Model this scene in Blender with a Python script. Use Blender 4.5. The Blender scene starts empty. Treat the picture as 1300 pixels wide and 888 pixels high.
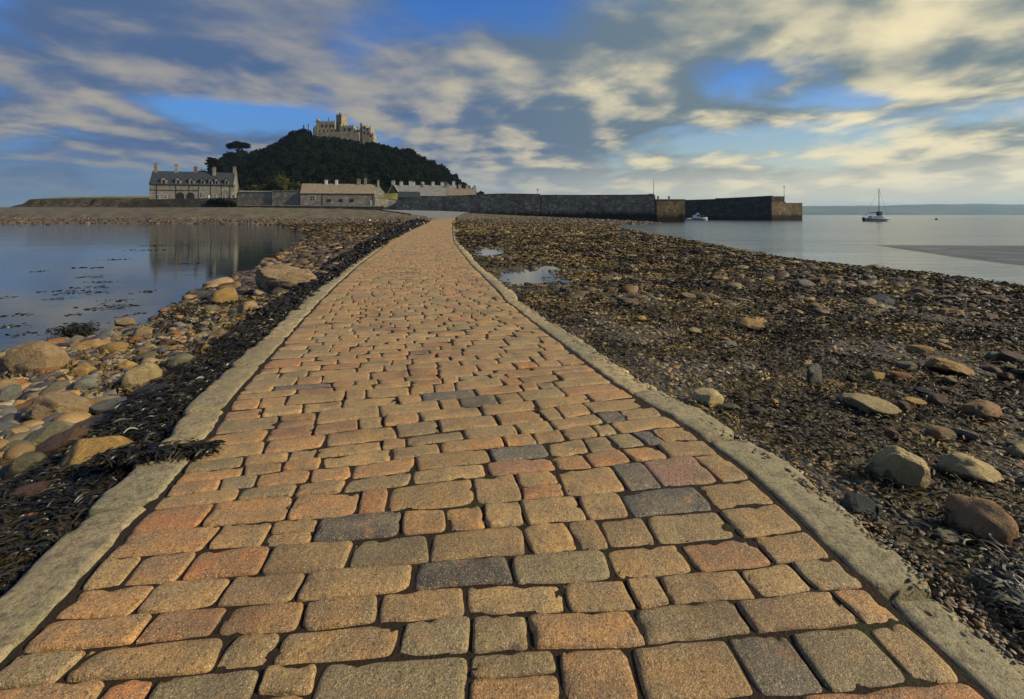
import bpy, bmesh, math, random
import numpy as np
from mathutils import Vector, Matrix
random.seed(7); RNG = np.random.default_rng(11)
SC = bpy.context.scene; COL = SC.collection
F = 650.0; HZ = 273.0; CH = 1.5; WL = -0.70          # focal length and horizon of a 1300 px wide view, eye height, water level

# ------------------------------------------------------------------ numeric helpers
def smooth(t):
    t = np.clip(t, 0, 1); return t*t*(3-2*t)
def _h(ix, iy, iz, s):
    n = (ix*374761393 + iy*668265263 + iz*1274126177 + s*974634777) & 0xFFFFFFFF
    n = ((n ^ (n >> 13))*1274126177) & 0xFFFFFFFF
    n = ((n ^ (n >> 15))*2246822519) & 0xFFFFFFFF
    return ((n ^ (n >> 16)) & 0xFFFFFF)/float(0xFFFFFF)
def vnoise(p, s=0):
    p = np.asarray(p, float); i = np.floor(p).astype(np.int64); f = p-i; f = f*f*(3-2*f); r = 0
    for dx in (0, 1):
        for dy in (0, 1):
            for dz in (0, 1):
                w = (f[..., 0] if dx else 1-f[..., 0])*(f[..., 1] if dy else 1-f[..., 1])*(f[..., 2] if dz else 1-f[..., 2])
                r = r + w*_h(i[..., 0]+dx, i[..., 1]+dy, i[..., 2]+dz, s)
    return r
def fbm(p, o=4, s=0, g=.5):
    a = 1.; t = 0; n = 0; p = np.asarray(p, float)
    for k in range(o):
        t = t+a*vnoise(p*(2.03**k)+17.3*k, s+k); n += a; a *= g
    return t/n
def fb2(x, y, sc, o=4, s=0, g=.5):
    return fbm(np.stack([x*sc, y*sc, np.zeros_like(x)+.5], -1), o, s, g)

# ------------------------------------------------------------------ scene helpers
def tag(o, label=None, cat=None, group=None, kind=None):
    if label: o['label'] = label
    if cat: o['category'] = cat
    if group: o['group'] = group
    if kind: o['kind'] = kind
    return o
def empty(name, loc, rz=0):
    o = bpy.data.objects.new(name, None); COL.objects.link(o); o.location = loc; o.rotation_euler = (0, 0, rz); return o
def raw_mesh(name, V, Fc, mat, parent=None, cols=None, sm=True, attrs=None):
    """V (n,3), Fc (m,k) or list of such arrays"""
    if not isinstance(Fc, list): Fc = [Fc]
    me = bpy.data.meshes.new(name)
    V = np.asarray(V, np.float32)
    li = np.concatenate([f.reshape(-1) for f in Fc]).astype(np.int32)
    cnt = np.concatenate([np.full(len(f), f.shape[1]) for f in Fc]).astype(np.int32)
    st = np.concatenate([[0], np.cumsum(cnt)[:-1]]).astype(np.int32)
    me.vertices.add(len(V)); me.vertices.foreach_set('co', V.reshape(-1))
    me.loops.add(len(li)); me.loops.foreach_set('vertex_index', li)
    me.polygons.add(len(cnt)); me.polygons.foreach_set('loop_start', st); me.polygons.foreach_set('loop_total', cnt)
    me.polygons.foreach_set('use_smooth', np.full(len(cnt), bool(sm)))
    me.update(calc_edges=True)
    if cols is not None:
        a = me.color_attributes.new('Col', 'FLOAT_COLOR', 'POINT')
        c = np.ones((len(V), 4), np.float32); c[:, :3] = cols; a.data.foreach_set('color', c.reshape(-1))
    me.materials.append(mat)
    o = bpy.data.objects.new(name, me); COL.objects.link(o)
    if parent: o.parent = parent
    return o
class MB:
    """collects solid pieces that become ONE mesh object"""
    def __init__(s): s.bm = bmesh.new()
    def box(s, x0, x1, y0, y1, z0, z1, bev=0):
        vs = [s.bm.verts.new(v) for v in ((x0,y0,z0),(x1,y0,z0),(x1,y1,z0),(x0,y1,z0),(x0,y0,z1),(x1,y0,z1),(x1,y1,z1),(x0,y1,z1))]
        fs = [s.bm.faces.new([vs[i] for i in f]) for f in ((0,3,2,1),(4,5,6,7),(0,1,5,4),(1,2,6,5),(2,3,7,6),(3,0,4,7))]
        if bev:
            es = set(e for f in fs for e in f.edges); bmesh.ops.bevel(s.bm, geom=list(es), offset=bev, segments=1, affect='EDGES')
        return s
    def prism(s, prof, a0, a1, axis='x'):
        """extrudes a closed (u,z) profile along an axis"""
        def P(u, z, a): return (a, u, z) if axis == 'x' else (u, a, z)
        A = [s.bm.verts.new(P(u, z, a0)) for u, z in prof]; B = [s.bm.verts.new(P(u, z, a1)) for u, z in prof]; n = len(prof)
        s.bm.faces.new(A[::-1]); s.bm.faces.new(B)
        for i in range(n): s.bm.faces.new([A[i], A[(i+1) % n], B[(i+1) % n], B[i]])
        return s
    def tube(s, pts, rad, seg=8):
        rings = []
        for i, p in enumerate(pts):
            p = Vector(p); r = rad[i] if hasattr(rad, '__len__') else rad
            d = (Vector(pts[min(i+1, len(pts)-1)])-Vector(pts[max(i-1, 0)])).normalized()
            u = d.orthogonal().normalized(); w = d.cross(u)
            rings.append([s.bm.verts.new(p+(u*math.cos(2*math.pi*k/seg)+w*math.sin(2*math.pi*k/seg))*r) for k in range(seg)])
        for a, b in zip(rings, rings[1:]):
            for k in range(seg): s.bm.faces.new([a[k], a[(k+1) % seg], b[(k+1) % seg], b[k]])
        s.bm.faces.new(rings[0][::-1]); s.bm.faces.new(rings[-1]); return s
    def build(s, name, mat, parent=None, sm=False):
        bmesh.ops.recalc_face_normals(s.bm, faces=s.bm.faces)
        me = bpy.data.meshes.new(name); s.bm.to_mesh(me); s.bm.free(); me.materials.append(mat)
        if sm: me.polygons.foreach_set('use_smooth', [True]*len(me.polygons))
        o = bpy.data.objects.new(name, me); COL.objects.link(o)
        if parent: o.parent = parent
        return o
def grid_faces(nx, ny):
    i = np.arange(nx-1)[None, :]+nx*np.arange(ny-1)[:, None]; i = i.reshape(-1)
    return np.stack([i, i+1, i+1+nx, i+nx], -1)
def ico(sub):
    bm = bmesh.new(); bmesh.ops.create_icosphere(bm, subdivisions=sub, radius=1)
    V = np.array([v.co[:] for v in bm.verts]); Fc = np.array([[v.index for v in f.verts] for f in bm.faces]); bm.free(); return V, Fc
ICO = {k: ico(k) for k in (1, 2, 3, 4, 5)}

# ------------------------------------------------------------------ materials
class NT:
    def __init__(s, name):
        s.m = bpy.data.materials.new(name); s.m.use_nodes = True; s.t = s.m.node_tree; s.n = s.t.nodes; s.n.clear()
        s.out = s.n.new('ShaderNodeOutputMaterial'); s.b = s.n.new('ShaderNodeBsdfPrincipled'); s.t.links.new(s.b.outputs[0], s.out.inputs[0])
        s.co = s.n.new('ShaderNodeTexCoord').outputs['Object']
    def L(s, a, b): s.t.links.new(a, b)
    def noise(s, sc, det=4, rough=.55, vec=None, dist=0):
        n = s.n.new('ShaderNodeTexNoise'); n.inputs['Scale'].default_value = sc; n.inputs['Detail'].default_value = det
        n.inputs['Roughness'].default_value = rough; n.inputs['Distortion'].default_value = dist; s.L(vec or s.co, n.inputs['Vector']); return n.outputs['Fac']
    def vor(s, sc, feat='F1', vec=None, out='Distance', rnd=1):
        n = s.n.new('ShaderNodeTexVoronoi'); n.feature = feat; n.inputs['Scale'].default_value = sc; n.inputs['Randomness'].default_value = rnd
        s.L(vec or s.co, n.inputs['Vector']); return n.outputs[out]
    def mapr(s, v, a, b, c=0, d=1):
        n = s.n.new('ShaderNodeMapRange'); s.L(v, n.inputs[0])
        for i, k in enumerate((a, b, c, d)): n.inputs[i+1].default_value = k
        return n.outputs[0]
    def mix(s, f, a, b, mode='MIX'):
        n = s.n.new('ShaderNodeMix'); n.data_type = 'RGBA'; n.blend_type = mode
        for sock, v in ((n.inputs[0], f), (n.inputs[6], a), (n.inputs[7], b)):
            if isinstance(v, (int, float)): sock.default_value = v
            elif isinstance(v, tuple): sock.default_value = v+(1,) if len(v) == 3 else v
            else: s.L(v, sock)
        return n.outputs[2]
    def math(s, op, a, b=0):
        n = s.n.new('ShaderNodeMath'); n.operation = op
        for i, v in enumerate((a, b)):
            if isinstance(v, (int, float)): n.inputs[i].default_value = v
            else: s.L(v, n.inputs[i])
        return n.outputs[0]
    def scale(s, v):
        n = s.n.new('ShaderNodeMapping'); n.inputs['Scale'].default_value = v; s.L(s.co, n.inputs[0]); return n.outputs[0]
    def bump(s, h, dist=.01, st=1, prev=None):
        n = s.n.new('ShaderNodeBump'); n.inputs['Strength'].default_value = st; n.inputs['Distance'].default_value = dist
        s.L(h, n.inputs['Height'])
        if prev: s.L(prev, n.inputs['Normal'])
        return n.outputs[0]
    def attr(s, name='Col'):
        n = s.n.new('ShaderNodeVertexColor'); n.layer_name = name; return n.outputs[0]
    def done(s, col, rough=.8, nrm=None, spec=.5):
        for sock, v in ((s.b.inputs['Base Color'], col), (s.b.inputs['Roughness'], rough)):
            if isinstance(v, (int, float)): sock.default_value = v
            elif isinstance(v, tuple): sock.default_value = v+(1,)
            else: s.L(v, sock)
        s.b.inputs['Specular IOR Level'].default_value = spec
        if nrm: s.L(nrm, s.b.inputs['Normal'])
        return s.m
def rock_mat(name, a, b, c, rough=.62, sc=1.):
    t = NT(name); n1 = t.noise(2.2*sc, 5, .6, dist=.6); n2 = t.noise(14*sc, 6, .65); n3 = t.noise(90*sc, 3, .6)
    oi = t.n.new('ShaderNodeObjectInfo').outputs['Random']
    col = t.mix(t.mapr(n1, .38, .62), a, b); col = t.mix(t.mapr(n2, .5, .68), col, c)
    col = t.mix(t.mapr(n3, .5, .75, 0, .55), col, tuple(min(1, x*1.9+.03) for x in a)); col = t.mix(t.mapr(n3, .5, .28, 0, .6), col, tuple(x*.35 for x in b))
    st = t.noise(3, 4, .6, vec=t.scale((1, 1, 5)), dist=.8); col = t.mix(t.mapr(st, .56, .66, 0, .55), col, tuple(x*.4 for x in c))
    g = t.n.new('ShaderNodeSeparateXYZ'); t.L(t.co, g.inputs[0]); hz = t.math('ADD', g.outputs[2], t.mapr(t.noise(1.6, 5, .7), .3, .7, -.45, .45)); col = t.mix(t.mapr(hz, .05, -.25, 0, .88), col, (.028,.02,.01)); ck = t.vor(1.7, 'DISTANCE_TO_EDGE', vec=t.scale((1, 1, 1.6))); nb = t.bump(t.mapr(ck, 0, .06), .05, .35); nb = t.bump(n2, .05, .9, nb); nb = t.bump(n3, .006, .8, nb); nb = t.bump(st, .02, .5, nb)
    v = t.mapr(oi, 0, 1, .72, 1.2); vm = t.n.new('ShaderNodeVectorMath'); vm.operation = 'SCALE'; t.L(col, vm.inputs[0]); t.L(v, vm.inputs['Scale'])
    return t.done(vm.outputs[0], rough, nb, .4)
M = {}
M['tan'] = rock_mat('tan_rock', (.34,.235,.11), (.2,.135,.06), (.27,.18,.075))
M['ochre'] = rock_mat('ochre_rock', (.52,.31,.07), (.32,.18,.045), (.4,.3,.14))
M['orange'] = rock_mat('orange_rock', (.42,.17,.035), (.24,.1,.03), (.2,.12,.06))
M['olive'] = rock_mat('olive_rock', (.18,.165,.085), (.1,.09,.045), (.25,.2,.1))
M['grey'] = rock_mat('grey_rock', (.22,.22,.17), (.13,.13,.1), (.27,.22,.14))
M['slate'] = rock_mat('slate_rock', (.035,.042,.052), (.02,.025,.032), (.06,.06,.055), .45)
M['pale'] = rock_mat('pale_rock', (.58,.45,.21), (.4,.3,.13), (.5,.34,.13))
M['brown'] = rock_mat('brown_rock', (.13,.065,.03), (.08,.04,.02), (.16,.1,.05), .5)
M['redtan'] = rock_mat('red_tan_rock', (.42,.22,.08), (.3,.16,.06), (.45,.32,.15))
M['teal'] = rock_mat('dark_green_rock', (.03,.05,.045), (.018,.03,.028), (.05,.06,.045), .4)

def sett_mat():
    t = NT('granite_setts'); c = t.attr()
    n0 = t.noise(7, 4, .6); n1 = t.noise(38, 5, .65); n2 = t.noise(170, 3, .7); n3 = t.noise(110, 3, .65); 
    col = t.mix(t.mapr(n0, .42, .6, 0, .6), c, (.2,.155,.08)); col = t.mix(t.mapr(t.noise(11, 4, .6, dist=.4), .56, .68, 0, .6), col, (.42,.2,.07)); 
    col = t.mix(t.mapr(n1, .42, .7, 0, .5), col, (.12,.075,.035))
    g = t.mix(.5, c, (.85,.68,.4)); col = t.mix(t.mapr(n2, .56, .64, 0, .85), col, g)
    col = t.mix(t.mapr(n3, .46, .34, 0, .85), col, (.05,.03,.012))
    dk = t.noise(1.7, 5, .65, dist=.4); col = t.mix(t.mapr(dk, .5, .66, 0, .5), col, (.09,.06,.032)); fl = t.vor(75, out='Distance'); col = t.mix(t.mapr(fl, .2, .1, 0, .55), col, (.75,.62,.38)); ms = t.noise(3.1, 5, .7, dist=.5); col = t.mix(t.mapr(ms, .69, .74, 0, .7), col, (.1,.12,.025))
    nb = t.bump(n1, .012, .9); nb = t.bump(n2, .005, 1., nb)
    return t.done(col, t.mapr(n1, .3, .7, .4, .7), nb, .5)
M['sett'] = sett_mat()
def kerb_mat():
    t = NT('worn_kerb_stone'); c = t.attr(); n0 = t.noise(3, 5, .6, dist=.5); n1 = t.noise(45, 5, .7); n2 = t.noise(190, 3, .7)
    n4 = t.noise(13, 5, .65, dist=.5); col = t.mix(t.mapr(n0, .4, .65, 0, .7), c, (.2,.17,.09)); col = t.mix(t.mapr(n4, .5, .6, 0, .75), col, (.12,.09,.05)); col = t.mix(t.mapr(t.noise(6, 5, .7, dist=.8), .55, .66, 0, .6), col, (.13,.14,.06)); col = t.mix(t.mapr(n1, .5, .68, 0, .6), col, (.38,.33,.2)); col = t.mix(t.mapr(n1, .47, .32, 0, .7), col, (.07,.06,.035))
    col = t.mix(t.mapr(n2, .56, .66, 0, .6), col, (.5,.44,.28))
    nb = t.bump(n1, .014, .9); nb = t.bump(n2, .004, .8, nb); return t.done(col, .7, nb, .4)
M['kerb'] = kerb_mat()
def bed_mat():
    t = NT('earth_joints'); n = t.noise(60, 4, .7); k = t.noise(2.5, 4, .6); c = t.mix(n, (.01,.007,.005), (.045,.03,.017)); c = t.mix(t.mapr(k, .56, .66, 0, .6), c, (.035,.045,.012)); return t.done(c, .9, t.bump(n, .015), .2)
M['bed'] = bed_mat()
def ground_mat():
    t = NT('shore_ground')
    big = t.noise(.35, 5, .6); mid = t.noise(4, 5, .65); v = t.vor(26, out='Color'); d = t.vor(26); v2 = t.vor(70, out='Color'); fine = t.noise(40, 5, .7)
    hs = t.n.new('ShaderNodeSeparateColor'); t.L(v, hs.inputs[0]); k = hs.outputs[0]; k2 = hs.outputs[1]
    hs2 = t.n.new('ShaderNodeSeparateColor'); t.L(v2, hs2.inputs[0])
    peb = t.mix(k, (.06,.045,.028), (.22,.165,.085)); peb = t.mix(t.mapr(k2, .75, .8), peb, (.05,.055,.055)); peb = t.mix(t.mapr(hs2.outputs[0], .7, .9, 0, .8), peb, (.24,.19,.11))
    peb = t.mix(t.mapr(d, .3, .55), peb, (.02,.014,.008))
    weed = t.mix(fine, (.025,.018,.008), (.085,.062,.022))
    col = t.mix(t.mapr(mid, .44, .54), peb, weed); 
    geo = t.n.new('ShaderNodeSeparateXYZ'); t.L(t.co, geo.inputs[0])
    far = t.mapr(geo.outputs[1], 35, 90); olive = t.mix(t.mapr(t.noise(.5, 6, .7, vec=t.scale((1, .3, 1))), .4, .6), (.055,.045,.018), (.15,.12,.055)); olive = t.mix(t.mapr(fine, .5, .7, 0, .6), olive, (.03,.022,.01))
    col = t.mix(far, col, olive)
    nb = t.bump(d, .03, .6); nb = t.bump(fine, .02, .7, nb); nb = t.bump(t.noise(1.5, 5, .7), .25, t_st if False else .5, nb)
    return t.done(col, .65, nb, .4)
M['ground'] = ground_mat()
def leafy(name, dark, lite, rough=.5, spec=.5, sc=3, sss=0):
    t = NT(name); c = t.attr(); n = t.noise(sc, 4, .6); return t.done(t.mix(1, t.mix(t.mapr(n, .35, .65), dark, lite), c, 'MULTIPLY'), rough, None, spec)
M['weed_dark'] = leafy('black_bladderwrack', (.009,.008,.005), (.034,.028,.013), .38, .35)
M['weed'] = leafy('brown_wrack', (.045,.03,.009), (.22,.155,.05), .55, .25, 1.5)
M['kelp'] = leafy('wet_kelp', (.04,.038,.028), (.10,.095,.065), .5, .35)
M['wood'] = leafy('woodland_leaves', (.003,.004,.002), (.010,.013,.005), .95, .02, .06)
M['bushgreen'] = leafy('bright_shrub_leaves', (.006,.01,.003), (.055,.06,.012), .85, .05, .3)
M['peb'] = (lambda t: t.done(t.mix(t.mapr(t.noise(60, 4, .7), .4, .7, 0, .6), t.attr(), (.1,.08,.05)), .6, t.bump(t.noise(80, 3), .005), .4))(NT('shingle'))
def plain(name, c, rough=.7, c2=None, sc=8, spec=.4, metal=0):
    t = NT(name); n = t.noise(sc, 5, .65); c2 = c2 or tuple(x*.7 for x in c); m = t.done(t.mix(t.mapr(n, .35, .65), c, c2), rough, t.bump(n, .01, .4), spec)
    t.b.inputs['Metallic'].default_value = metal; return m
def masonry(name, a, b, mortar, sx=1.1, sz=2.6, tide=None, rough=.85):
    t = NT(name); vec = t.scale((sx, sx, sz)); v = t.vor(1, out='Color', vec=vec, rnd=.85); e = t.vor(1, 'DISTANCE_TO_EDGE', vec=vec, rnd=.85)
    s = t.n.new('ShaderNodeSeparateColor'); t.L(v, s.inputs[0]); n = t.noise(.35, 5, .65); f = t.noise(9, 4, .7)
    col = t.mix(s.outputs[0], a, b); col = t.mix(t.mapr(s.outputs[1], .8, .9, 0, .7), col, tuple(x*1.5 for x in a)); col = t.mix(t.mapr(n, .42, .62, 0, .6), col, tuple(x*.45 for x in b)); col = t.mix(t.mapr(e, .07, .0), col, mortar)
    col = t.mix(t.mapr(f, .5, .75, 0, .5), col, tuple(x*.5 for x in b))
    if tide is not None:
        g = t.n.new('ShaderNodeSeparateXYZ'); t.L(t.co, g.inputs[0])
        h = t.math('ADD', g.outputs[2], t.mapr(t.noise(.5, 5, .7), 0, 1, -1.6, 1.6))
        col = t.mix(t.mapr(h, tide+.5, tide-.5, 0, .94), col, (.011,.010,.007))
    return t.done(col, rough, t.bump(e, .06, .5, t.bump(f, .03, .6)), .2)
M['house'] = masonry('grey_granite_masonry', (.22,.205,.165), (.145,.135,.11), (.17,.16,.13))
M['castle'] = masonry('castle_masonry', (.33,.285,.18), (.22,.19,.12), (.25,.2,.13), .6, 1.2)
M['garden'] = masonry('old_rubble_wall', (.3,.27,.2), (.18,.165,.12), (.14,.13,.1), 1.3, 2.5)
M['darkwall'] = masonry('dark_wall_masonry', (.06,.055,.045), (.025,.024,.02), (.02,.02,.015), 1.1, 2.2)  # plain dark masonry shared by low walls, cottages, lodge and a coping
M['pier'] = masonry('harbour_masonry', (.34,.29,.19), (.19,.16,.1), (.08,.07,.045), .8, 1.5, tide=2.1)
M['pierhead'] = masonry('pier_head_masonry', (.24,.17,.08), (.13,.1,.05), (.06,.05,.03), .8, 1.3, tide=1.4)
M['piershade'] = masonry('outer_pier_shaded_masonry', (.09,.08,.05), (.045,.04,.028), (.025,.022,.015), .7, 1.3, tide=.8)  # darker than the seaward end: shade of the unlit front painted into the stone
M['coping'] = plain('pale_coping', (.38,.36,.3), .8)
M['slate_roof'] = plain('dark_slate_roof', (.035,.042,.042), .55, (.02,.026,.026), 2)
M['brown_roof'] = plain('lichened_roof', (.24,.185,.115), .8, (.15,.125,.085), 1.2)
M['pale_roof'] = plain('pale_slate_roof', (.23,.225,.2), .75, (.15,.145,.125), 1.0)
M['white'] = plain('white_render', (.55,.54,.5), .7, (.42,.41,.37))
M['brick'] = plain('red_brick_stack', (.13,.075,.055), .8)
M['glass'] = plain('window_glass', (.01,.012,.015), .12, None, 3, .6)
M['sash'] = plain('window_sash', (.62,.6,.55), .6)
M['woodwork'] = plain('dark_timber', (.03,.025,.02), .7)
M['teal_paint'] = plain('sea_green_paint', (.3,.5,.4), .5)
M['metal'] = plain('galvanised_pole', (.2,.2,.19), .5)
M['navy'] = plain('navy_hull', (.02,.04,.11), .25)
M['gel'] = plain('white_hull', (.5,.5,.5), .4)
M['canvas'] = plain('blue_canvas', (.02,.04,.12), .8)
M['blackpaint'] = plain('black_paint', (.015,.015,.015), .5)
M['orangebuoy'] = plain('dull_red_buoy', (.1,.05,.04), .5)
M['concrete'] = plain('slipway_stone', (.2,.2,.18), .75, (.13,.13,.115), .8)
M['bark'] = plain('bark', (.04,.03,.02), .9)
M['skin'] = plain('skin', (.5,.32,.23), .6)
M['c_dark'] = plain('dark_coat', (.015,.015,.02), .8); M['c_blue'] = plain('blue_coat', (.03,.05,.1), .8); M['c_white'] = plain('white_shirt', (.7,.7,.7), .8); M['c_red'] = plain('maroon_coat', (.1,.025,.02), .8)
M['hair'] = plain('hair', (.03,.02,.012), .7)
def grass_m():
    t = NT('grass_slope'); n = t.noise(.15, 6, .7); f = t.noise(3, 5, .7)
    return t.done(t.mix(t.mapr(f, .4, .65, 0, .6), t.mix(t.mapr(n, .4, .6), (.12,.13,.025), (.17,.15,.045)), (.05,.06,.015)), .9, t.bump(f, .1, .6), .1)
M['grass'] = grass_m()
M['cliff'] = (lambda t: t.done(t.mix(t.mapr(t.noise(.5, 6, .7, vec=t.scale((1, 1, 3))), .35, .65), (.022,.019,.012), (.09,.075,.05)), .9, t.bump(t.noise(.8, 6, .7), .8, .8), .1))(NT('dark_cliff'))
M['hill'] = (lambda t: t.done(t.mix(t.noise(.1, 5), (.012,.014,.006), (.03,.034,.012)), .95, None, .1))(NT('hill_earth'))
M['sand'] = (lambda t: t.done(t.mix(t.mapr(t.noise(1.2, 5, .6, vec=t.scale((.4, 1.6, 1))), .4, .6), (.04,.043,.048), (.065,.067,.07)), t.mapr(t.noise(.6, 4), .3, .7, .35, .6), t.bump(t.noise(6, 4, .6, vec=t.scale((.4, 1.8, 1))), .03, .6), .5))(NT('wet_grey_sand'))
M['farhill'] = (lambda t: t.done(t.mix(t.mapr(t.vor(.0035, out='Distance', vec=t.scale((1, 1, 4))), .2, .8), (.035,.05,.025), (.1,.11,.05)), .95, None, .1))(NT('far_fields'))
def water_mat():
    t = NT('sea_water')
    g = t.n.new('ShaderNodeSeparateXYZ'); t.L(t.co, g.inputs[0])
    rt = t.mapr(g.outputs[0], 5, 25)                      # the open side of the causeway is rippled, the sheltered side is calm
    w1 = t.noise(.9, 3, .55, vec=t.scale((.55, 1.5, 1)), dist=.3); w2 = t.noise(6, 3, .6, vec=t.scale((.5, 1.3, 1))); w3 = t.noise(.12, 4, .6, vec=t.scale((.4, 2.2, 1)))
    h = t.math('ADD', w1, t.math('MULTIPLY', w2, .25)); amp = t.math('MULTIPLY', h, t.math('ADD', .05, t.math('ADD', t.math('MULTIPLY', t.mapr(g.outputs[1], 30, 75), .3), t.math('MULTIPLY', rt, .9))))
    amp = t.math('MULTIPLY', amp, t.mapr(w3, .35, .65, .35, 1.2))
    nb = t.bump(amp, .2, .6); m = t.done((.03,.038,.035), t.math('ADD', .05, t.math('MULTIPLY', rt, .12)), nb, .5); t.b.inputs['IOR'].default_value = 1.7; return m
M['water'] = water_mat()
M['pool'] = (lambda t: t.done((.03,.035,.035), .06, t.bump(t.noise(8, 2), .004, .3), .5))(NT('pool_water')); M['pool'].node_tree.nodes['Principled BSDF'].inputs['IOR'].default_value = 1.6

# ------------------------------------------------------------------ the lie of the land
YK = [-30, 1.5, 1.9, 2.8, 3.36, 4.11, 4.62, 5.05, 6.33, 8.78, 11.2, 15.5, 24.4, 29.5, 81, 140, 185]
LK = [-.9, -1.66, -1.71, -1.88, -2.02, -2.25, -2.37, -2.47, -2.76, -3.30, -3.78, -4.6, -6.1, -7.0, -14.3, -22.5, -30]
RK = [2.2, 1.47, 1.45, 1.405, 1.30, 1.02, .90, .78, .48, -.08, -.48, -1.26, -2.65, -3.41, -9.5, -16.0, -20]
def _sm(K):
    yy = np.linspace(-30, 185, 2200); v = np.interp(yy, YK, K); 
    k = 9; vp = np.pad(v, k//2, mode='edge'); return yy, np.convolve(vp, np.ones(k)/k, 'valid')
_yy, _L = _sm(LK); _, _R = _sm(RK)
xL = lambda y: np.interp(y, _yy, _L); xR = lambda y: np.interp(y, _yy, _R)
ztf = lambda x: np.interp(x, [-400, -90, -60, -45, -25, -16, 13, 32, 44, 60, 90], [4.2, 4.1, 3.6, 3.0, 2.6, 2.2, .9, -.1, -.8, -2, -2.5])
rf = lambda y: smooth((np.asarray(y, float)-112)/(180-112.))
def roadz(y): xc = (xL(y)+xR(y))/2; return rf(y)*(ztf(xc)+.2)
SR = ([-30, 0, 16, 24.6, 50, 95, 130, 159, 185], [27, 24, 16, 14.0, 15.5, 19, 31, 44, 50])
SL = ([-30, 0, 6, 8.3, 10.1, 12.8, 23, 53, 95, 125, 143, 150], [-12, -9.5, -8.6, -8.0, -7.1, -8.2, -11.0, -20.5, -42, -62, -90, -300])
KW = .32
def T(x, y, detail=True):
    x = np.asarray(x, float); y = np.asarray(y, float)
    l = xL(y)-KW; r = xR(y)+KW; rz0 = 0.
    wob = (fb2(x, y, .35, 4, 3)-.5)*2
    sl = np.interp(y, *SL)+wob*np.clip(y*.04, .5, 2.5); sr = np.interp(y, *SR)+wob*np.clip(y*.05, .8, 4)
    tl = (l-x)/np.maximum(l-sl, .5); tr = (x-r)/np.maximum(sr-r, .5); t = np.maximum(np.maximum(tl, tr), 0)
    A0_ = np.where(tr > tl, -.055, -.13); A = np.where(t < 1, A0_-(.7+A0_)*t**.8, -.70-np.minimum((t-1)*1.2, 1.3))
    R = rf(y); z = A+R*(ztf(x)-A)
    inside = (x > l-.02) & (x < r+.02)
    dd = np.maximum(l-x, x-r); ed = smooth(dd/.5)
    if detail:
        am = np.clip(.09+.0015*y, .09, .22)
        z = z+ed*am*(fb2(x, y, 1.3, 5, 5, .6)-.5)*1.5+ed*.03*(fb2(x, y, 9, 3, 9)-.5)
        z = z+ed*np.where(tr > tl, .13, .05)*np.clip(y/4., .3, 1)*(fb2(x, y, .55, 4, 15)-.5)*2
    # rain pools beside the kerb on the open side lie in dips
    for px, py, ax, ay, dz in POOLD: z = z-dz*np.exp(-(((x-px)/ax)**2+((y-py)/ay)**2))
    if detail: z = z+np.clip(poolm(x, y), 0, 1)*ed*.5*(fb2(x, y*.6, 2.2, 4, 44)-.5)
    z = np.where(inside, roadz(y)-.17, z)
    return z
POOLD = [(.35, 14.0, .8, 2.2, .19), (-1.0, 22.5, .65, 2.6, .17), (.0, 17.6, .3, .9, .14)]
def poolm(x, y): return np.exp(-((x-.35)/1.1)**2-((y-14.)/2.8)**2)+np.exp(-((x+1.)/.9)**2-((y-22.5)/3.3)**2)
def G(px, py, it=60):
    """where the view ray through a photo pixel meets the ground"""
    ys = np.geomspace(1.2, 230, 4000); zz = CH-(py-HZ)/F*ys; xx = (px-650)/F*ys; g = np.maximum(T(xx, ys, False), WL)
    k = np.argmax(zz < g); return float(xx[k]), float(ys[k]), float(g[k])

# ground sheet
def axis_coords(lo, hi, s0, g):
    a = [0.]; 
    while a[-1] < hi: a.append(a[-1]+max(s0, g*a[-1]))
    b = [0.]
    while b[-1] < -lo: b.append(b[-1]+max(s0, g*b[-1]))
    return np.array(sorted(set([-v for v in b[1:]]+a)))
gx = axis_coords(-420, 420, .05, .0105); gy = axis_coords(-12, 420, .05, .0105)
X, Y = np.meshgrid(gx, gy); Zt = T(X, Y)
Zt = np.where(Y > 190, np.where(X < 20, Zt, -2.5), Zt)
gr = raw_mesh('ground', np.stack([X, Y, Zt], -1).reshape(-1, 3), grid_faces(len(gx), len(gy)), M['ground']); tag(gr, 'weedy stony foreshore around the causeway', kind='structure')
def sheet(name, pts, z, mat):
    o = raw_mesh(name, [(x, y, z) for x, y in pts], np.array([list(range(len(pts)))]), mat, sm=False); tag(o, kind='structure'); return o
sheet('seabed', [(-9000, -900), (9000, -900), (9000, 12000), (-9000, 12000)], -4.0, M['ground'])
sheet('sea', [(-9000, -900), (9000, -900), (9000, 12000), (-9000, 12000)], WL, M['water'])
# rain pools: real little water sheets lying in the dips
for i, (px, py, ax, ay, lv) in enumerate([(.45, 14.2, 1.1, 3.6, -.165), (-.95, 22.5, .8, 4.2, -.15)]):
    a = np.linspace(0, 2*math.pi, 40, endpoint=False); rr = 1+.25*(fbm(np.stack([np.cos(a)*1.5, np.sin(a)*1.5, a*0+i], -1), 3, 4)-.5)
    sheet('puddle', list(zip(px+np.cos(a)*ax*rr, py+np.sin(a)*ay*rr)), lv, M['pool'])
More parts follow.
